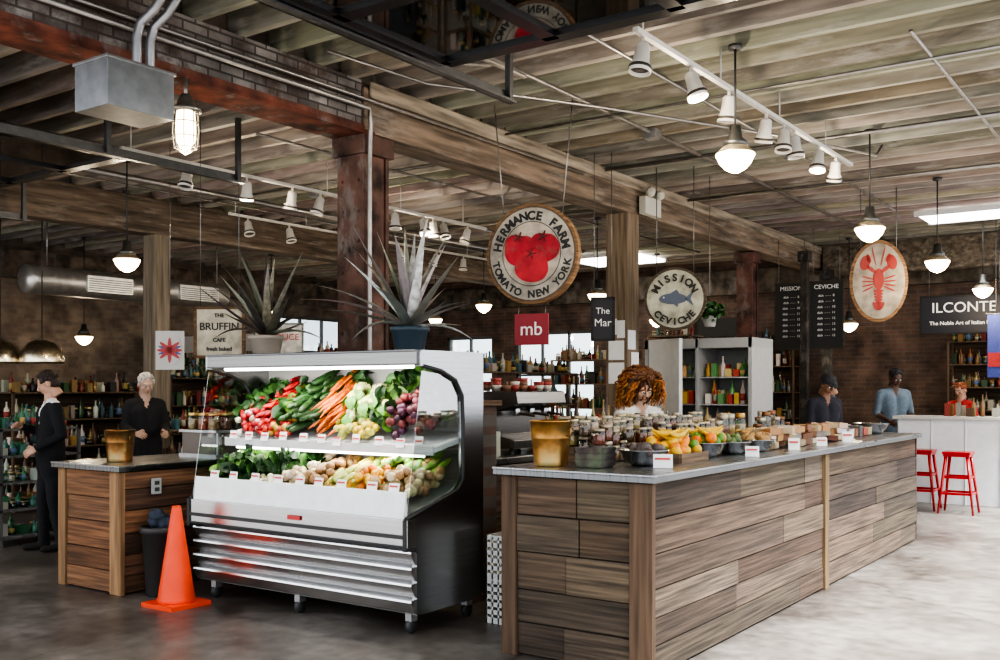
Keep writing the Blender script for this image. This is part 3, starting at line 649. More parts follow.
for (x,y) in ((-4.2,8.4),(-3.4,9.9),(-8.8,8.6),(-6.4,6.9)):
    b=B('junction_box'); b.bx(x-.06,x+.06,y-.06,y+.06,3.86,JB,GALV,(.3,.3,.3)); b.build()
# ---------------------------------------------------------------- signs
def disc(b,c,rx,rz,y0,y1,yaw,mat,col,seg=40,T0=None):
    vs=[];fs=[]
    for y in (y0,y1):
        for k in range(seg): a=2*pi*k/seg; vs.append((rx*math.cos(a),y,rz*math.sin(a)))
    fs=[tuple(range(seg)),tuple(range(seg,2*seg))[::-1]]+[(k,seg+k,seg+(k+1)%seg,(k+1)%seg) for k in range(seg)]
    b.add(vs,fs,mat,col,False,Matrix.Translation(c)@Matrix.Rotation(yaw,4,'Z')@(T0 or Matrix.Identity(4)))
def lp(c,yaw,x,y,z): return Vector(c)+Matrix.Rotation(yaw,3,'Z')@Vector((x,y,z))
def ringtext(s,c,yaw,rx,rz,size,mat,par,a0,a1,bold=.002):
    n=len(s)
    for i,ch in enumerate(s):
        if ch==' ': continue
        a=a0+(a1-a0)*i/(n-1); top=a1<a0
        p=lp(c,yaw,rx*math.cos(a),-.038,rz*math.sin(a)); text(ch,p,size,mat,yaw,par,(a-pi/2) if top else (a+pi/2),bold=bold)
PAPER=M('aged_sign_paint',(1,1,1),.7,var=.38,scale=8,detail=10,patch=((.13,.10,.075),6,.56,.70,(1,1,1),.55))
c=(-4.6,7.0,2.67); yw=math.radians(12); e=grp('hanging_round_sign',c); b=B('sign_board')
disc(b,c,.41,.42,-.03,.05,yw,WOOD,(.22,.12,.055)); disc(b,c,.39,.40,-.034,-.02,yw,PAPER,(.10,.07,.05)); disc(b,c,.375,.385,-.036,-.02,yw,PAPER,(.34,.31,.26)); disc(b,c,.262,.272,-.038,-.02,yw,PAPER,(.05,.045,.04)); disc(b,c,.255,.265,-.040,-.02,yw,PAPER,(.38,.33,.27))
def tomato(x,z,r,n):
    vs=[];N_=36
    for y in (-.043-n*.002,-.02):
        for k in range(N_):
            a=2*pi*k/N_; q=r*(1+.05*math.cos(3*a+n)); dz=.22*r*max(0,math.cos(a-pi/2))**8
            vs.append((x+q*math.cos(a)*1.02,y,z+q*math.sin(a)-dz))
    b.add(vs,[tuple(range(N_)),tuple(range(N_,2*N_))[::-1]]+[(k,N_+k,N_+(k+1)%N_,(k+1)%N_) for k in range(N_)],PAPER,[(.38,.018,.03),(.33,.015,.025),(.42,.025,.035)][n],False,Matrix.Translation(c)@Matrix.Rotation(yw,4,'Z'))
tomato(-.105,.045,.14,0); tomato(.11,.05,.135,1); tomato(.005,-.10,.145,2)
for (tx,tz) in ((-.105,.14),(.11,.14),(.0,.0)):
    for k in range(5): a=k*1.256; disc(b,lp(c,yw,tx+.022*math.cos(a),0,tz+.022*math.sin(a)),.006,.028,-.052,-.02,yw,PAPER,(.12,.02,.02),10,Matrix.Rotation(-a+pi/2,4,'Y'))
for sx in (-.26,.26): b.tube([lp(c,yw,sx,0,.3),lp(c,yw,sx*1.35,0,1.285)],.005,GALV,(.3,.3,.3),5)
b.build(e)
ringtext('HERMANCE FARM',c,yw,.305,.315,.10,TXK,e,math.radians(168),math.radians(12),.004); ringtext('TOMATO NEW YORK',c,yw,.330,.340,.085,TXK,e,math.radians(194),math.radians(346),.003)
c2=(-4.6,6.98,2.04); e=grp('small_red_sign',c2); b=B('sign_board'); b.box(c2,(.30,.02,.26),PLAS,(.26,.015,.025),(0,0,yw)); 
for sx in (-.12,.12): b.tube([lp(c2,yw,sx,0,.12),lp(c2,yw,sx,.02,.20)],.003,GALV,(.3,.3,.3),4)
b.build(e); text('mb',lp(c2,yw,0,-.013,.0),.16,TXW,yw,e)
c=(-4.72,10.0,2.52); yw=math.radians(20); e=grp('hanging_round_sign',c); b=B('sign_board')
disc(b,c,.335,.345,-.02,.03,yw,WOOD,(.08,.06,.04)); disc(b,c,.305,.315,-.024,-.01,yw,PAPER,(.38,.37,.29)); disc(b,lp(c,yw,-.02,0,0),.15,.06,-.03,-.01,yw,PLAS,(.08,.10,.14))
b.add([lp(c,yw,.10,-.03,0),lp(c,yw,.2,-.03,.08),lp(c,yw,.17,-.03,0),lp(c,yw,.2,-.03,-.08)],[(0,3,2,1)],PLAS,(.08,.10,.14)); b.add([lp(c,yw,-.08,-.031,.04),lp(c,yw,.02,-.031,.10),lp(c,yw,.06,-.031,.04)],[(0,2,1)],PLAS,(.08,.10,.14)); b.add([lp(c,yw,-.04,-.031,-.04),lp(c,yw,.03,-.031,-.09),lp(c,yw,.04,-.031,-.04)],[(0,1,2)],PLAS,(.08,.10,.14))
disc(b,lp(c,yw,-.12,0,.015),.009,.009,-.034,-.01,yw,PLAS,(.6,.6,.55),10)
for sx in (-.2,.2): b.tube([lp(c,yw,sx,0,.26),lp(c,yw,sx,0,1.44)],.005,GALV,(.2,.2,.2),5)
b.build(e); ringtext('MISSION',c,yw,.225,.225,.11,TXK,e,math.radians(152),math.radians(28),.004); ringtext('CEVICHE',c,yw,.25,.25,.10,TXK,e,math.radians(222),math.radians(318),.004)
c=(-3.2,12.4,2.83); yw=math.radians(18); e=grp('hanging_oval_sign',c); b=B('sign_board'); RD=(.30,.028,.02)
disc(b,c,.33,.49,-.02,.04,yw,WOOD,(.20,.11,.055)); disc(b,c,.295,.45,-.024,-.01,yw,PAPER,(.29,.25,.20))
def od(x,z,rx,rz,ang=0): disc(b,lp(c,yw,x,0,z),rx,rz,-.03,-.01,yw,PLAS,RD,16,Matrix.Rotation(ang,4,'Y'))
od(0,.02,.06,.13);
for k in range(5): od(0,-.12-k*.035,.055-k*.004,.02)
for k in (-1,0,1): od(k*.035,-.3,.022,.055,k*.5)
for s in (-1,1):
    od(s*.08,.14,.022,.07,s*.9); od(s*.15,.22,.055,.09,-s*.2); od(s*.11,.27,.025,.055,s*.3)
    for k in range(4): od(s*.12,.04-k*.045,.075,.010,s*(.3-.25*k)*-1)
    od(s*.05,.29,.006,.12,s*.2)
for sx in (-.2,.2): b.tube([lp(c,yw,sx,0,.35),lp(c,yw,sx,0,1.12)],.005,GALV,(.2,.2,.2),5)
b.build(e)
def board(name,c,w,h,yaw,face,fr,lines,mat,hang=JB,fw=.025,bold=0,fm=None):
    e=grp(name,c); b=B('sign_board'); rot=(0,0,yaw)
    b.box(c,(w,.02,h),fm or PAPER,face,rot)
    for sx in (-1,1): b.box(lp(c,yaw,sx*w/2,0,0),(fw,.035,h+fw),WOOD,fr,rot)
    for sz in (-1,1): b.box(lp(c,yaw,0,0,sz*h/2),(w+fw,.035,fw),WOOD,fr,rot)
    if hang:
        for sx in (-.4,.4): b.tube([lp(c,yaw,sx*w,0,h/2),lp(c,yaw,sx*w,0,hang-c[2])],.004,GALV,(.2,.2,.2),4)
    b.build(e)
    for (s,z,sz) in lines: text(s,lp(c,yaw,0,-.014,z),sz,mat,yaw,e,bold=bold)
board('framed_bakery_sign',(-7.25,5.9,2.05),.44,.44,math.radians(32),(.46,.41,.31),(.14,.08,.04),[('THE',.15,.05),('BRUFFIN',.05,.095),('CAFE',-.07,.05),('fresh baked',-.15,.05)],TXK,bold=.001)
board('small_black_sign',(-5.0,8.9,2.25),.22,.42,math.radians(25),(.02,.02,.025),(.03,.03,.03),[('The',.08,.09),('Mar',-.04,.11)],TXW,fm=PLAS)
board('blackboard_sign',(-2.97,16.3,2.66),1.2,.56,math.radians(5),(.010,.010,.016),(.02,.02,.02),[('ILCONTE',.1,.215),('The Noble Art of Italian Pasta',-.13,.078)],TXW,bold=.001,fm=PLAS)
for x in (-5.15,-4.62): board('chalkboard_menu',(x,15.0,2.64),.48,1.0,math.radians(5),(.015,.015,.015),(.05,.04,.03),[('MISSION' if x<-5 else 'CEVICHE',.42,.09)]+[('dish  - - -  %d'%(8+k),.29-k*.085,.05) for k in range(8)],TXW,fw=.02,fm=PLAS)
board('white_notice_board',(-11.2,10.2,2.0),.7,1.0,math.radians(40),(.5,.5,.48),(.2,.2,.2),[('PRODUCE',.3,.13)],TXR,hang=None)
c=(-8.3,6.15,1.92); yw=math.radians(35); e=grp('hanging_oval_sign',c); b=B('sign_board')
b.box(c,(.28,.012,.38),PLAS,(.5,.48,.45),(0,0,yw)); disc(b,lp(c,yw,0,0,.01),.12,.16,-.012,-.004,yw,PLAS,(.5,.48,.45))
for a in (0,pi/2,.7,-.7): disc(b,c,.125,.022,-.016,-.01,yw,PLAS,(.42,.05,.05),16,Matrix.Rotation(a,4,'Y'))
for a in (.35,-.35): disc(b,c,.12,.014,-.015,-.01,yw,PLAS,(.06,.08,.25),16,Matrix.Rotation(a,4,'Y'))
b.tube([lp(c,yw,0,0,.19),lp(c,yw,0,0,2.03)],.004,GALV,(.2,.2,.2),4); b.build(e)
b=B('hanging_banner'); b.box((-2.42,15.6,2.15),(.22,.01,.9),CLOTH,(.06,.08,.28)); b.box((-2.42,15.59,1.95),(.2,.01,.2),CLOTH,(.4,.04,.04)); b.tube([(-2.55,15.6,2.6),(-2.29,15.6,2.6)],.012,PLAS,(.1,.1,.1)); b.tube([(-2.42,15.6,2.6),(-2.42,15.6,JB)],.005,PLAS,(.1,.1,.1),4); b.build()
# ---------------------------------------------------------------- back furniture
def bottle(b,x,y,z,h,r,col,mat=GLOSS):
    b.lathe([(r*.9,0),(r,.01),(r,h*.58),(r*.35,h*.75),(r*.3,h*.95),(r*.36,h*.96),(r*.36,h),(0,h)],mat,col,(x,y,z),8)
    if R.random()<.6: b.lathe([(r*1.02,h*.15),(r*1.02,h*.45)],PLAS,R.choice([(.4,.38,.3),(.3,.05,.04),(.4,.3,.1),(.1,.15,.25)]),(x,y,z),8)
PAL=[(.03,.08,.03),(.08,.04,.02),(.25,.15,.06),(.35,.3,.24),(.18,.03,.02),(.05,.11,.13),(.3,.2,.06),(.02,.02,.02),(.5,.47,.4)]
def goods(b,x0,x1,y0,y1,z,hmax,step=.11,pal=None):
    pal=pal or PAL
    y=y0+.05
    while y<y1-.04:
        x=x0+.05
        while x<x1-.04:
            k=R.random(); c=jit(R.choice(pal),.3); h=hmax*ru(.45,.95); xx=x+ru(-.015,.015); yy=y+ru(-.015,.015)
            if k<.4: bottle(b,xx,yy,z,h,ru(.026,.038),c)
            elif k<.75: b.box((xx,yy,z+h*.3),(ru(.05,.09),ru(.05,.09),h*.6),PLAS,c)
            elif k<.93: jar(b,xx,yy,z,h*.5,.04,c,(.5,.4,.2))
            x+=step
        y+=step
def shelf(x0,x1,y0,y1,H,n,col=(.12,.08,.05),base=.1,name='merchandise_shelf',pal=None,step=.11,back=None,top=.28):
    e=grp(name,((x0+x1)/2,(y0+y1)/2,0)); b=B('shelf_frame'); t=.03
    for x in (x0,x1-t):
        for y in (y0,y1-t): b.bx(x,x+t,y,y+t,0,H,WOODV,col)
    hs=[base+(H-base)*i/n for i in range(n+1)]
    for h in hs: b.bx(x0,x1,y0,y1,h-.02,h,WOODV,col)
    if back=='x': b.bx(x0,x0+.015,y0,y1,base,H,WOOD,tuple(c*.6 for c in col))
    if back=='y': b.bx(x0,x1,y1-.015,y1,base,H,WOOD,tuple(c*.6 for c in col))
    b.build(e); g=B('shelf_goods')
    for h in hs[:-1]: goods(g,x0+.04,x1-.04,y0+.04,y1-.04,h,(H-base)/n-.04,step,pal)
    if top: goods(g,x0+.04,x1-.04,y0+.04,y1-.04,hs[-1],top,step,pal)
    g.build(e)
shelf(-12.4,-12.0,6.6,8.6,1.5,4,back='x'); shelf(-12.4,-12.0,8.9,11.6,1.7,4,back='x'); shelf(-12.4,-12.0,12,14.4,2.1,5)
shelf(-9.95,-9.5,5.1,5.95,1.15,4,name='bottle_rack',pal=[(.04,.16,.07),(.06,.18,.14),(.02,.07,.03),(.4,.4,.35),(.02,.02,.02)],col=(.12,.12,.12))
shelf(-10.6,-10.1,7.3,9.4,1.05,2,col=(.24,.17,.12)); shelf(-8.8,-8.3,8.3,10.4,1.15,3,col=(.28,.2,.14)); shelf(-7.3,-6.9,9.2,11.6,1.75,4,col=(.14,.10,.065))
shelf(-3.4,-.8,17.3,17.7,2.3,6,back='y',name='bar_shelf',pal=[(.2,.1,.03),(.03,.07,.03),(.3,.27,.2),(.2,.03,.02),(.25,.17,.05)])
shelf(-8.6,-5.9,17.3,17.7,2.4,5,back='y'); shelf(-8.6,-7.0,13.6,14.1,2.0,5,step=.13,col=(.18,.125,.09))
shelf(-6.6,-5.9,13.0,13.5,2.3,6,step=.12,col=(.10,.07,.05))
def stall(x0,x1,y,H,col,fas):
    e=grp('vendor_stall',((x0+x1)/2,y,0)); b=B('stall_partition')
    n=int((x1-x0)/.14)
    for k in range(n): b.bx(x0+k*.14,x0+k*.14+.132,y,y+.03,0,H,WOODV,jit(col,.25))
    b.bx(x0,x1,y-.05,y,H-.3,H,PLAS,fas)
    for x in (x0,x1-.06): b.bx(x,x+.06,y-.06,y,0,H,WOODV,(.06,.04,.03))
    for k in range(3):
        z=1.25+k*.35; b.bx(x0+.1,x1-.1,y-.25,y-.05,z-.02,z,WOOD,(.15,.1,.06)); goods(b,x0+.1,x1-.1,y-.22,y-.06,z,.28,.12)
    b.build(e)
stall(-15.5,-13.4,11.8,2.5,(.25,.21,.17),(.4,.39,.37)); stall(-7.0,-5.9,15.6,2.7,(.14,.11,.09),(.03,.03,.03))
b=B('back_bar_cabinet'); b.bx(-5.15,-4.55,6.3,10.0,0,.95,WOOD,(.10,.065,.04)); b.bx(-5.2,-4.5,6.25,10.03,.95,1.0,TOPS,(.4,.4,.4))
for k in range(6): b.bx(-4.55,-4.53,6.34+k*.61,6.9+k*.61,.08,.88,WOOD,jit((.13,.085,.055)))
b.build(bevel=.004)
b=B('brick_planter_wall'); b.bx(-4.75,-4.3,5.75,6.05,0,1.42,BRK); b.bx(-4.78,-4.27,5.72,6.08,1.42,1.46,WOOD,(.12,.07,.04)); b.build()
e=grp('espresso_machine',(-4.85,7.1,1.0)); b=B('machine_body')
b.prism([(-5.1,1.05),(-4.62,1.05),(-4.62,1.12),(-4.8,1.16),(-4.8,1.36),(-4.58,1.42),(-4.6,1.52),(-5.1,1.52)],'y',6.75,7.5,STEEL,(.26,.25,.24)); 
for yy in (6.8,7.45):
    for xx in (-5.05,-4.68): b.tube([(xx,yy,1.0),(xx,yy,1.06)],.02,PLAS,(.05,.05,.05))
for yy in (6.9,7.12,7.34): b.lathe([(.035,0),(.035,.06),(0,.06)],STEEL,(.5,.5,.5),(-4.7,yy,1.32),12); b.tube([(-4.68,yy,1.34),(-4.52,yy,1.32)],.012,PLAS,(.05,.03,.02))
b.build(e,bevel=.01); b=B('stacked_cups')
for i in range(24):
    for q in range(1+i%3): b.lathe([(.025,0),(.04,.05),(.042,.05),(.03,.01),(0,.01)],PLAS,R.choice([(.5,.46,.4),(.3,.05,.04),(.2,.1,.06)]),(-5.03+(i%4)*.1,6.8+(i//4)*.125,1.525+q*.03),12)
b.build(e)
b=B('bar_supplies'); goods(b,-5.12,-4.6,7.6,9.95,1.0,.5,.11,[(.5,.48,.42),(.25,.13,.07),(.3,.06,.03),(.05,.1,.05),(.1,.07,.06),(.35,.25,.12)]); goods(b,-5.1,-4.6,6.32,6.72,1.0,.35,.11); b.build()
b=B('wicker_basket')
x,y,z=-4.05,6.35,0
b.lathe([(.15,0),(.17,.02),(.20,.5),(.21,.5),(.21,.53),(.19,.53),(.16,.04),(0,.04)],WOODV,(.25,.15,.07),(x,y,z),20)
for k in range(8): b.lathe([(.172+k*.004,.05+k*.055),(.182+k*.004,.065+k*.055),(.174+k*.004,.08+k*.055)],WOODV,(.3,.19,.09),(x,y,z),20)
b.build()
e=grp('upright_refrigerator',(-5.1,11.6,0)); b=B('cabinet'); W=(.36,.36,.35)
x0,x1,y0,y1,H=-5.75,-4.35,11.3,12.0,2.15
b.bx(x0,x1,y1-.05,y1,.1,H,PLAS,W);b.bx(x0,x0+.05,y0,y1,.1,H,PLAS,W);b.bx(x1-.05,x1,y0,y1,.1,H,PLAS,W);b.bx(x0,x1,y0,y1,H-.12,H,PLAS,W);b.bx(x0,x1,y0,y1,.1,.35,PLAS,W);b.bx(x0+.68,x0+.72,y0,y1,.1,H,PLAS,W)
for x in (x0+.05,x1-.08):
    for y in (y0+.04,y1-.08): b.bx(x,x+.04,y,y+.04,0,.1,PLAS,(.1,.1,.1))
for k in range(1,5): b.bx(x0+.05,x1-.05,y0+.05,y1,.35+k*.33,.365+k*.33,GALV,(.7,.7,.7))
b.build(e,bevel=.005); b=B('refrigerator_door'); b.box((x0+.42,y0-.28,1.24),(.62,.05,1.8),PLAS,(.6,.61,.61),(0,0,-.5)); b.build(e,bevel=.006)
b=B('drink_cartons')
for k in range(5):
    for xs in (x0+.06,x0+.74): goods(b,xs,xs+.6,y0+.1,y0+.38,.368+k*.33,.31,.09,[(.6,.38,.06),(.45,.06,.04),(.55,.52,.45),(.12,.3,.1),(.65,.45,.2)])
b.build(e)
b=B('hanging_herb_planter'); b.lathe([(.06,0),(.09,.12),(.1,.12),(0,.1)],PLAS,(.5,.5,.48),(-4.62,10.7,2.25),16)
for k in range(160): leafq(b,(-4.62+R.gauss(0,.07),10.7+R.gauss(0,.07),2.42+R.gauss(0,.05)),.06,jit((.02,.07,.012)))
b.tube([(-4.62,10.7,2.35),(-4.62,10.7,JB)],.004,GALV,(.2,.2,.2),4); b.build()
e=grp('white_bar_counter',(-1.6,14.6,0)); b=B('counter_body'); W=(.66,.68,.70)
b.bx(-3.45,.8,14.35,14.85,0,1.13,PLAS,W)
for k in range(10): b.bx(-3.44+k*.42,-3.425+k*.42,14.338,14.35,0,1.13,PLAS,(.6,.62,.64))
b.bx(-3.5,.85,14.28,14.9,1.13,1.17,PLAS,(.5,.48,.45)); b.build(e,bevel=.005)
b=B('bar_bottles'); goods(b,-2.9,.4,14.45,14.7,1.17,.34,.15); b.build()
def stool(x,y):
    b=B('bar_stool'); RD=(.40,.01,.015)
    b.prism([(x-.16,y-.16),(x+.16,y-.16),(x+.16,y+.16),(x-.16,y+.16)],'z',.735,.765,GLOSS,RD); b.box((x,y,.72),(.3,.3,.035),GLOSS,RD)
    for sx in (-1,1):
        for sy in (-1,1):
            b.tube([(x+sx*.12,y+sy*.12,.72),(x+sx*.2,y+sy*.2,.0)],[.022,.014],GLOSS,RD,6)
    for z,k in ((.25,.172),(.45,.15)):
        for s in (-1,1):
            b.box((x+s*k,y,z),(.012,2*k,.03),GLOSS,RD); b.box((x,y+s*k,z),(2*k,.012,.03),GLOSS,RD)
    b.build()
stool(-2.5,13.4); stool(-2.98,13.6)
# ---------------------------------------------------------------- people
def remesh(b,vox,sm):
    ob=b.build(); md=ob.modifiers.new('r','REMESH'); md.mode='VOXEL'; md.voxel_size=vox; md.use_smooth_shade=True
    m2=ob.modifiers.new('s','SMOOTH'); m2.factor=.5; m2.iterations=sm
    dg=bpy.context.evaluated_depsgraph_get(); dg.update(); ev=ob.evaluated_get(dg); me=bpy.data.meshes.new_from_object(ev)
    loc=ob.location.copy(); vs=[v.co+loc for v in me.vertices]; fs=[list(p.vertices) for p in me.polygons]
    bpy.data.objects.remove(ob); return vs,fs
def person(loc,yaw,h,shirt,pants,skin,hair,style='short',EL=(.27,.02,1.13),WL=(.27,-.08,.88),ER=(-.27,.02,1.13),WR=(-.27,-.08,.88),hp=0,hy=0,lean=0,sleeve='long',wide=1.0,collar=None,stride=.0,apron=None,jacket=False):
    k=h/1.75; BASE=Matrix.Translation(loc)@Matrix.Rotation(yaw,4,'Z')@Matrix.Scale(k,4)
    LN=Matrix.Translation((0,0,.95))@Matrix.Rotation(lean,4,'X')@Matrix.Translation((0,0,-.95))
    e=grp('person',loc); segs=[]
    def sg(a,c,ra,rb,lab,up=True):
        if up: a=LN@Vector(a); c=LN@Vector(c)
        segs.append((Vector(a),Vector(c),ra,rb,lab))
    w=wide
    for s in (-1,1):
        sg((s*.055*w,0,.93),(s*.05*w,0,1.12),.115*w,.105*w,'shirt'); sg((s*.055*w,0,1.12),(s*.085*w,0,1.34),.105*w,.10*w,'shirt'); sg((s*.05,.01,1.43),(s*.165*w,.01,1.415),.065,.062,'shirt')
        if jacket: sg((s*.075,.0,.80),(s*.07,0,1.0),.115,.115,'shirt')
        E,W_=(EL,WL) if s>0 else (ER,WR)
        sg((s*.175*w,.01,1.41),E,.06,.046+.006*jacket,'shirt'); 
        mid=Vector(E).lerp(Vector(W_),.15)
        sg(E,mid,.045+.006*jacket,.043+.006*jacket,'shirt' if sleeve!='none' else 'skin'); sg(mid,W_,.042+.006*jacket,.028+.008*jacket,'shirt' if sleeve=='long' else 'skin')
        st=stride*s
        sg((s*.085,0,.92),(s*.10,-.02+st*.5,.5),.092,.064,'pants',False); sg((s*.10,-.02+st*.5,.5),(s*.105,.02+st,.10),.062,.045+.008*jacket,'pants',False)
        sg((s*.105,.04+st,.045),(s*.125,-.15+st,.035),.043,.034,'shoe',False)
    sg((0,.01,1.40),(0,-.005,1.54),.065,.055,'skin')
    b=B('body')
    for a,c,ra,rb,lab in segs:
        b.tube([a,c],[ra,rb],MATTE,seg=14); b.ball(a,ra,MATTE,seg=12,rings=8); b.ball(c,rb,MATTE,seg=12,rings=8)
    vs,fs=remesh(b,.016,5)
    cols={'shirt':shirt,'pants':pants,'skin':skin,'shoe':(.02,.018,.015)}
    o=B('body')
    vs2=[]
    for v_ in vs:
        n_=noise.noise(Vector((v_.x*9,v_.y*9,v_.z*16)))*.007 if v_.z>.15 and v_.z<1.44 else 0
        r_=Vector((v_.x,v_.y,0)); vs2.append(v_+(r_.normalized()*n_ if r_.length>1e-4 else Vector((0,0,0))))
    vs=vs2
    o.v=[tuple(BASE@v) for v in vs]; o.mats=[CLOTH,SKIN]
    for f in fs:
        c=sum((vs[i] for i in f),Vector())/len(f); best=None;bd=9
        for a,q,ra,rb,lab in segs:
            d=q-a; t=max(0,min(1,(c-a).dot(d)/max(1e-6,d.length_squared))); dd=(c-a-d*t).length-(ra+(rb-ra)*t)
            if dd<bd: bd=dd;best=lab
        col=cols[best]
        if collar and best=='shirt':
            lc=LN.inverted()@c
            if lc.z>1.16 and abs(lc.x)<(lc.z-1.16)*.22 and lc.y<0: col=collar
            if lc.z>1.455: col=collar
        if apron:
            lc=LN.inverted()@c
            if lc.y<0 and abs(lc.x)<.13 and .5<lc.z<1.3: col=apron
        o.f.append(f);o.mi.append(1 if best=='skin' else 0);o.c.append(col);o.sm.append(True)
    o.build(e)
    hb=B('head'); 
    for c,r in (((0,.012,.03),(.076,.095,.092)),((0,-.02,-.04),(.060,.07,.068)),((0,-.062,-.088),(.026,.024,.02)),((.035,-.052,-.02),(.03,.03,.03)),((-.035,-.052,-.02),(.03,.03,.03)),((.078,.01,-.005),(.012,.024,.032)),((-.078,.01,-.005),(.012,.024,.032)),((0,-.072,.035),(.05,.018,.014))): hb.ball(c,r,SKIN,seg=16,rings=12)
    hb.tube([(0,-.082,.03),(0,-.100,.0),(0,-.108,-.018)],[.009,.012,.016],SKIN,seg=8); hb.tube([(0,.02,-.03),(0,.03,-.14)],[.058,.055],SKIN,seg=14)
    vs,fs=remesh(hb,.007,3)
    HT=BASE@LN@Matrix.Translation((0,-.02,1.632))@Matrix.Rotation(hy,4,'Z')@Matrix.Rotation(hp,4,'X')
    o=B('head'); o.add(vs,fs,SKIN,skin,True)
    for s in (-1,1):
        o.ball((s*.031,-.080,.014),(.014,.010,.009),GLOSS,(.75,.72,.68),seg=10,rings=6); o.ball((s*.031,-.088,.014),(.006,.004,.006),GLOSS,(.03,.015,.01),seg=8,rings=5)
        o.tube([(s*.015,-.090,.036),(s*.032,-.090,.041),(s*.05,-.080,.034)],.004,HAIR,tuple(c*.6 for c in hair),5)
    o.tube([(-.024,-.084,-.052),(0,-.094,-.05),(.024,-.084,-.052)],[.003,.007,.003],SKIN,(skin[0]*.8,skin[1]*.5,skin[2]*.5),6)
    hr=o
    if style in('short','long','cap'):
        for i in range(90):
            a=ru(0,2*pi); ph=ru(.0,1.4); d=Vector((math.cos(a)*math.cos(ph),math.sin(a)*math.cos(ph),math.sin(ph)))
            if d.y<-.55 and d.z<.62: continue
            p=Vector((d.x*.079,d.y*.1+.016,d.z*.094+.032)); hr.ball(p,(.022,.022,.016),HAIR,jit(hair,.15),seg=7,rings=5)
        hr.ball((0,.022,.045),(.082,.094,.086),HAIR,hair,seg=16,rings=12); hr.ball((0,.05,-.01),(.074,.062,.07),HAIR,hair,seg=14,rings=10)
    if style=='cap':
        hr.lathe([(.0,.14),(.04,.135),(.075,.115),(.092,.075),(.094,.05),(.09,.045)],CLOTH,(.02,.02,.025),(0,.012,0),20); hr.ball((0,-.10,.052),(.06,.06,.007),CLOTH,(.02,.02,.025))
    if style=='curly':
        hr.ball((0,.03,.045),(.098,.105,.10),HAIR,(.04,.015,.008),seg=16,rings=12)
        for i in range(520):
            a=ru(0,2*pi); ph=ru(-.35,1.55)
            dh=Vector((math.cos(a),math.sin(a),0))
            if dh.y<-.62 and ph<.75: continue
            d=Vector((dh.x*math.cos(ph),dh.y*math.cos(ph),math.sin(ph))); p=Vector((d.x*.085,d.y*.092+.028,d.z*.09+.045)); pts=[];rs=[]
            out=ru(.03,.14); dn=ru(.10,.24); w1=ru(0,6); side=Vector((-dh.y,dh.x,0))
            if dh.y<-.62: out*=.5; dh=(dh+side*R.choice([-1.4,1.4])).normalized()
            for q in range(11):
                t=q/10; pts.append(p+dh*out*(1-math.exp(-4*t))*1.05+Vector((0,0,.035*math.sin(pi*min(1,t*2))-dn*t**1.6))+(side*math.cos(w1+t*17)+dh*math.sin(w1+t*17))*.012); rs.append(.010*(1-.45*t))
            c0=jit(hair,.45)
            if d.z>.5: c0=tuple(x*.25 for x in c0)
            hr.tube(pts,rs,HAIR,c0,5)
    o.v=[tuple(HT@Vector(v)) for v in o.v]; o.build(e)
    hb=B('hands')
    for s in (-1,1):
        E,W_=(EL,WL) if s>0 else (ER,WR)
        Wv=LN@Vector(W_); Ev=LN@Vector(E); d=(Wv-Ev).normalized(); nn=Vector((-s*1.0,0.0,0)); 
        if abs(d.y)>.6: nn=Vector((-s*.5,0,-.4)) if d.z<.3 else Vector((-s*.6,-.2,0))
        nn=(nn-d*nn.dot(d)).normalized(); lat=d.cross(nn)
        if lat.y>0 and abs(d.y)<.6: lat=-lat
        if abs(d.y)>=.6 and lat.z<0: lat=-lat
        rot=Matrix((lat,d,nn)).transposed()
        hb.ball(Wv+d*.048,(.042,.055,.018),SKIN,skin,rot,12,8); hb.tube([Wv-d*.02,Wv+d*.03],[.027,.026],SKIN,skin,10)
        for j,(of,l) in enumerate(((.031,.07),(.011,.08),(-.010,.075),(-.030,.058))):
            p=Wv+d*.085+lat*of; p1=p+(d*.9+nn*.25).normalized()*l*.42; p2=p1+(d*.55+nn*.8).normalized()*l*.33; p3=p2+(d*.1+nn).normalized()*l*.25
            hb.tube([p-d*.02,p,p1,p2,p3],[.009,.0095,.009,.008,.005],SKIN,skin,7)
        p=Wv+d*.03+lat*.03; p1=p+(lat*.7+d*.7).normalized()*.035; p2=p1+(d*.9+nn*.4).normalized()*.03
        hb.tube([p-lat*.015,p,p1,p2],[.012,.013,.011,.007],SKIN,skin,7)
    hb.v=[tuple(BASE@Vector(v)) for v in hb.v]; hb.build(e)
    return e,BASE@LN
K=(.010,.010,.012)
e,T=person((-9.0,5.32,0),math.radians(-20),1.70,K,(.012,.012,.014),(.5,.29,.2),(.04,.025,.02),EL=(.28,.05,1.14),WL=(.20,-.16,1.02),ER=(-.30,.0,1.14),WR=(-.10,-.24,1.22),hp=.5,hy=-.35,collar=(.7,.7,.7),wide=1.16,stride=.06,jacket=True)
b=B('phone'); b.box((-.085,-.345,1.27),(.07,.012,.14),GLOSS,(.02,.02,.02),(-.5,0,0)); b.v=[tuple(T@Vector(v)) for v in b.v]; b.build(e)
person((-9.5,6.72,0),math.radians(70),1.70,(.015,.015,.018),(.03,.03,.05),(.5,.33,.25),(.50,.47,.43),EL=(.23,0,1.14),WL=(.16,-.24,1.1),ER=(-.23,0,1.14),WR=(-.16,-.24,1.1),hp=.4,jacket=True)
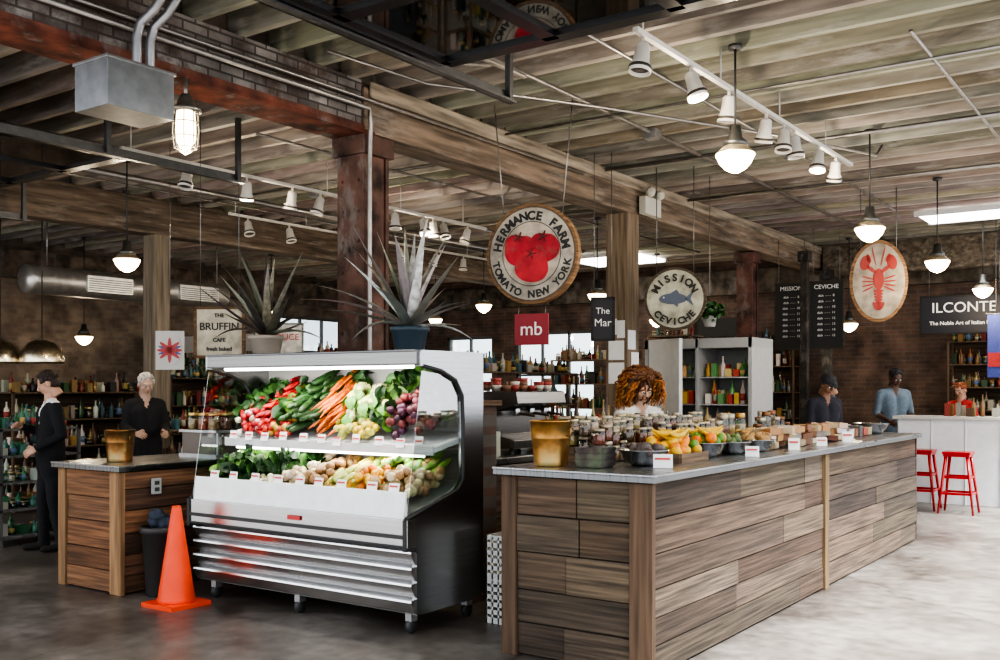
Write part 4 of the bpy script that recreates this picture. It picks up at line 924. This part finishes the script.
person((-3.78,7.30,0),math.radians(55),1.66,(.60,.58,.55),(.04,.04,.06),(.5,.3,.2),(.40,.14,.028),'curly',EL=(.24,-.03,1.14),WL=(.17,-.27,1.10),ER=(-.24,-.03,1.14),WR=(-.17,-.27,1.10),hp=.42,lean=.10,apron=(.02,.02,.02))
person((-3.9,12.5,0),math.radians(60),1.70,(.02,.02,.03),(.03,.03,.04),(.2,.1,.06),(.02,.015,.012),'cap',EL=(.25,-.02,1.13),WL=(.18,-.26,1.08),ER=(-.25,-.02,1.13),WR=(-.18,-.26,1.08),hp=.4,lean=.1,wide=1.2)
person((-4.1,13.5,0),math.radians(-60),1.70,(.10,.12,.16),(.03,.03,.04),(.3,.17,.1),(.02,.015,.012),'short',hp=.3)
person((-3.75,15.3,0),math.radians(45),1.82,(.12,.16,.20),(.05,.05,.07),(.09,.045,.03),(.01,.01,.01),'short',EL=(.27,-.02,1.13),WL=(.2,-.25,1.05),ER=(-.27,-.02,1.13),WR=(-.2,-.25,1.05),hp=.45,lean=.08,wide=1.15,sleeve='short')
person((-2.95,16.0,0),math.radians(-20),1.62,(.4,.03,.03),(.05,.05,.07),(.4,.22,.15),(.2,.06,.02),'short',hp=.35)
person((-7.9,9.0,0),math.radians(20),1.68,(.05,.05,.06),(.05,.05,.07),(.4,.24,.18),(.05,.03,.02),'long',hp=.3)
# ---------------------------------------------------------------- light & camera
w=bpy.data.worlds.new('daylight'); S.world=w; w.use_nodes=True; bg=w.node_tree.nodes['Background']; bg.inputs[0].default_value=(.91,.95,1,1); bg.inputs[1].default_value=2.5
d=Vector((-.44,.10,-.9)); s=light('SUN',(5,0,8),24,(1,.99,.97),None,'daylight_sun',angle=.3); s.rotation_euler=d.to_track_quat('-Z','Y').to_euler()
try:
    S.view_settings.view_transform='AgX'; S.view_settings.look='AgX - High Contrast'
except Exception as ex: print(ex)
cam=bpy.data.cameras.new('camera'); co=bpy.data.objects.new('camera',cam); COLL.objects.link(co); S.camera=co
co.location=(0,0,1.55); co.rotation_euler=(pi/2,0,math.radians(35.2)); cam.lens=36; cam.sensor_width=36; cam.shift_y=.058; cam.clip_end=200
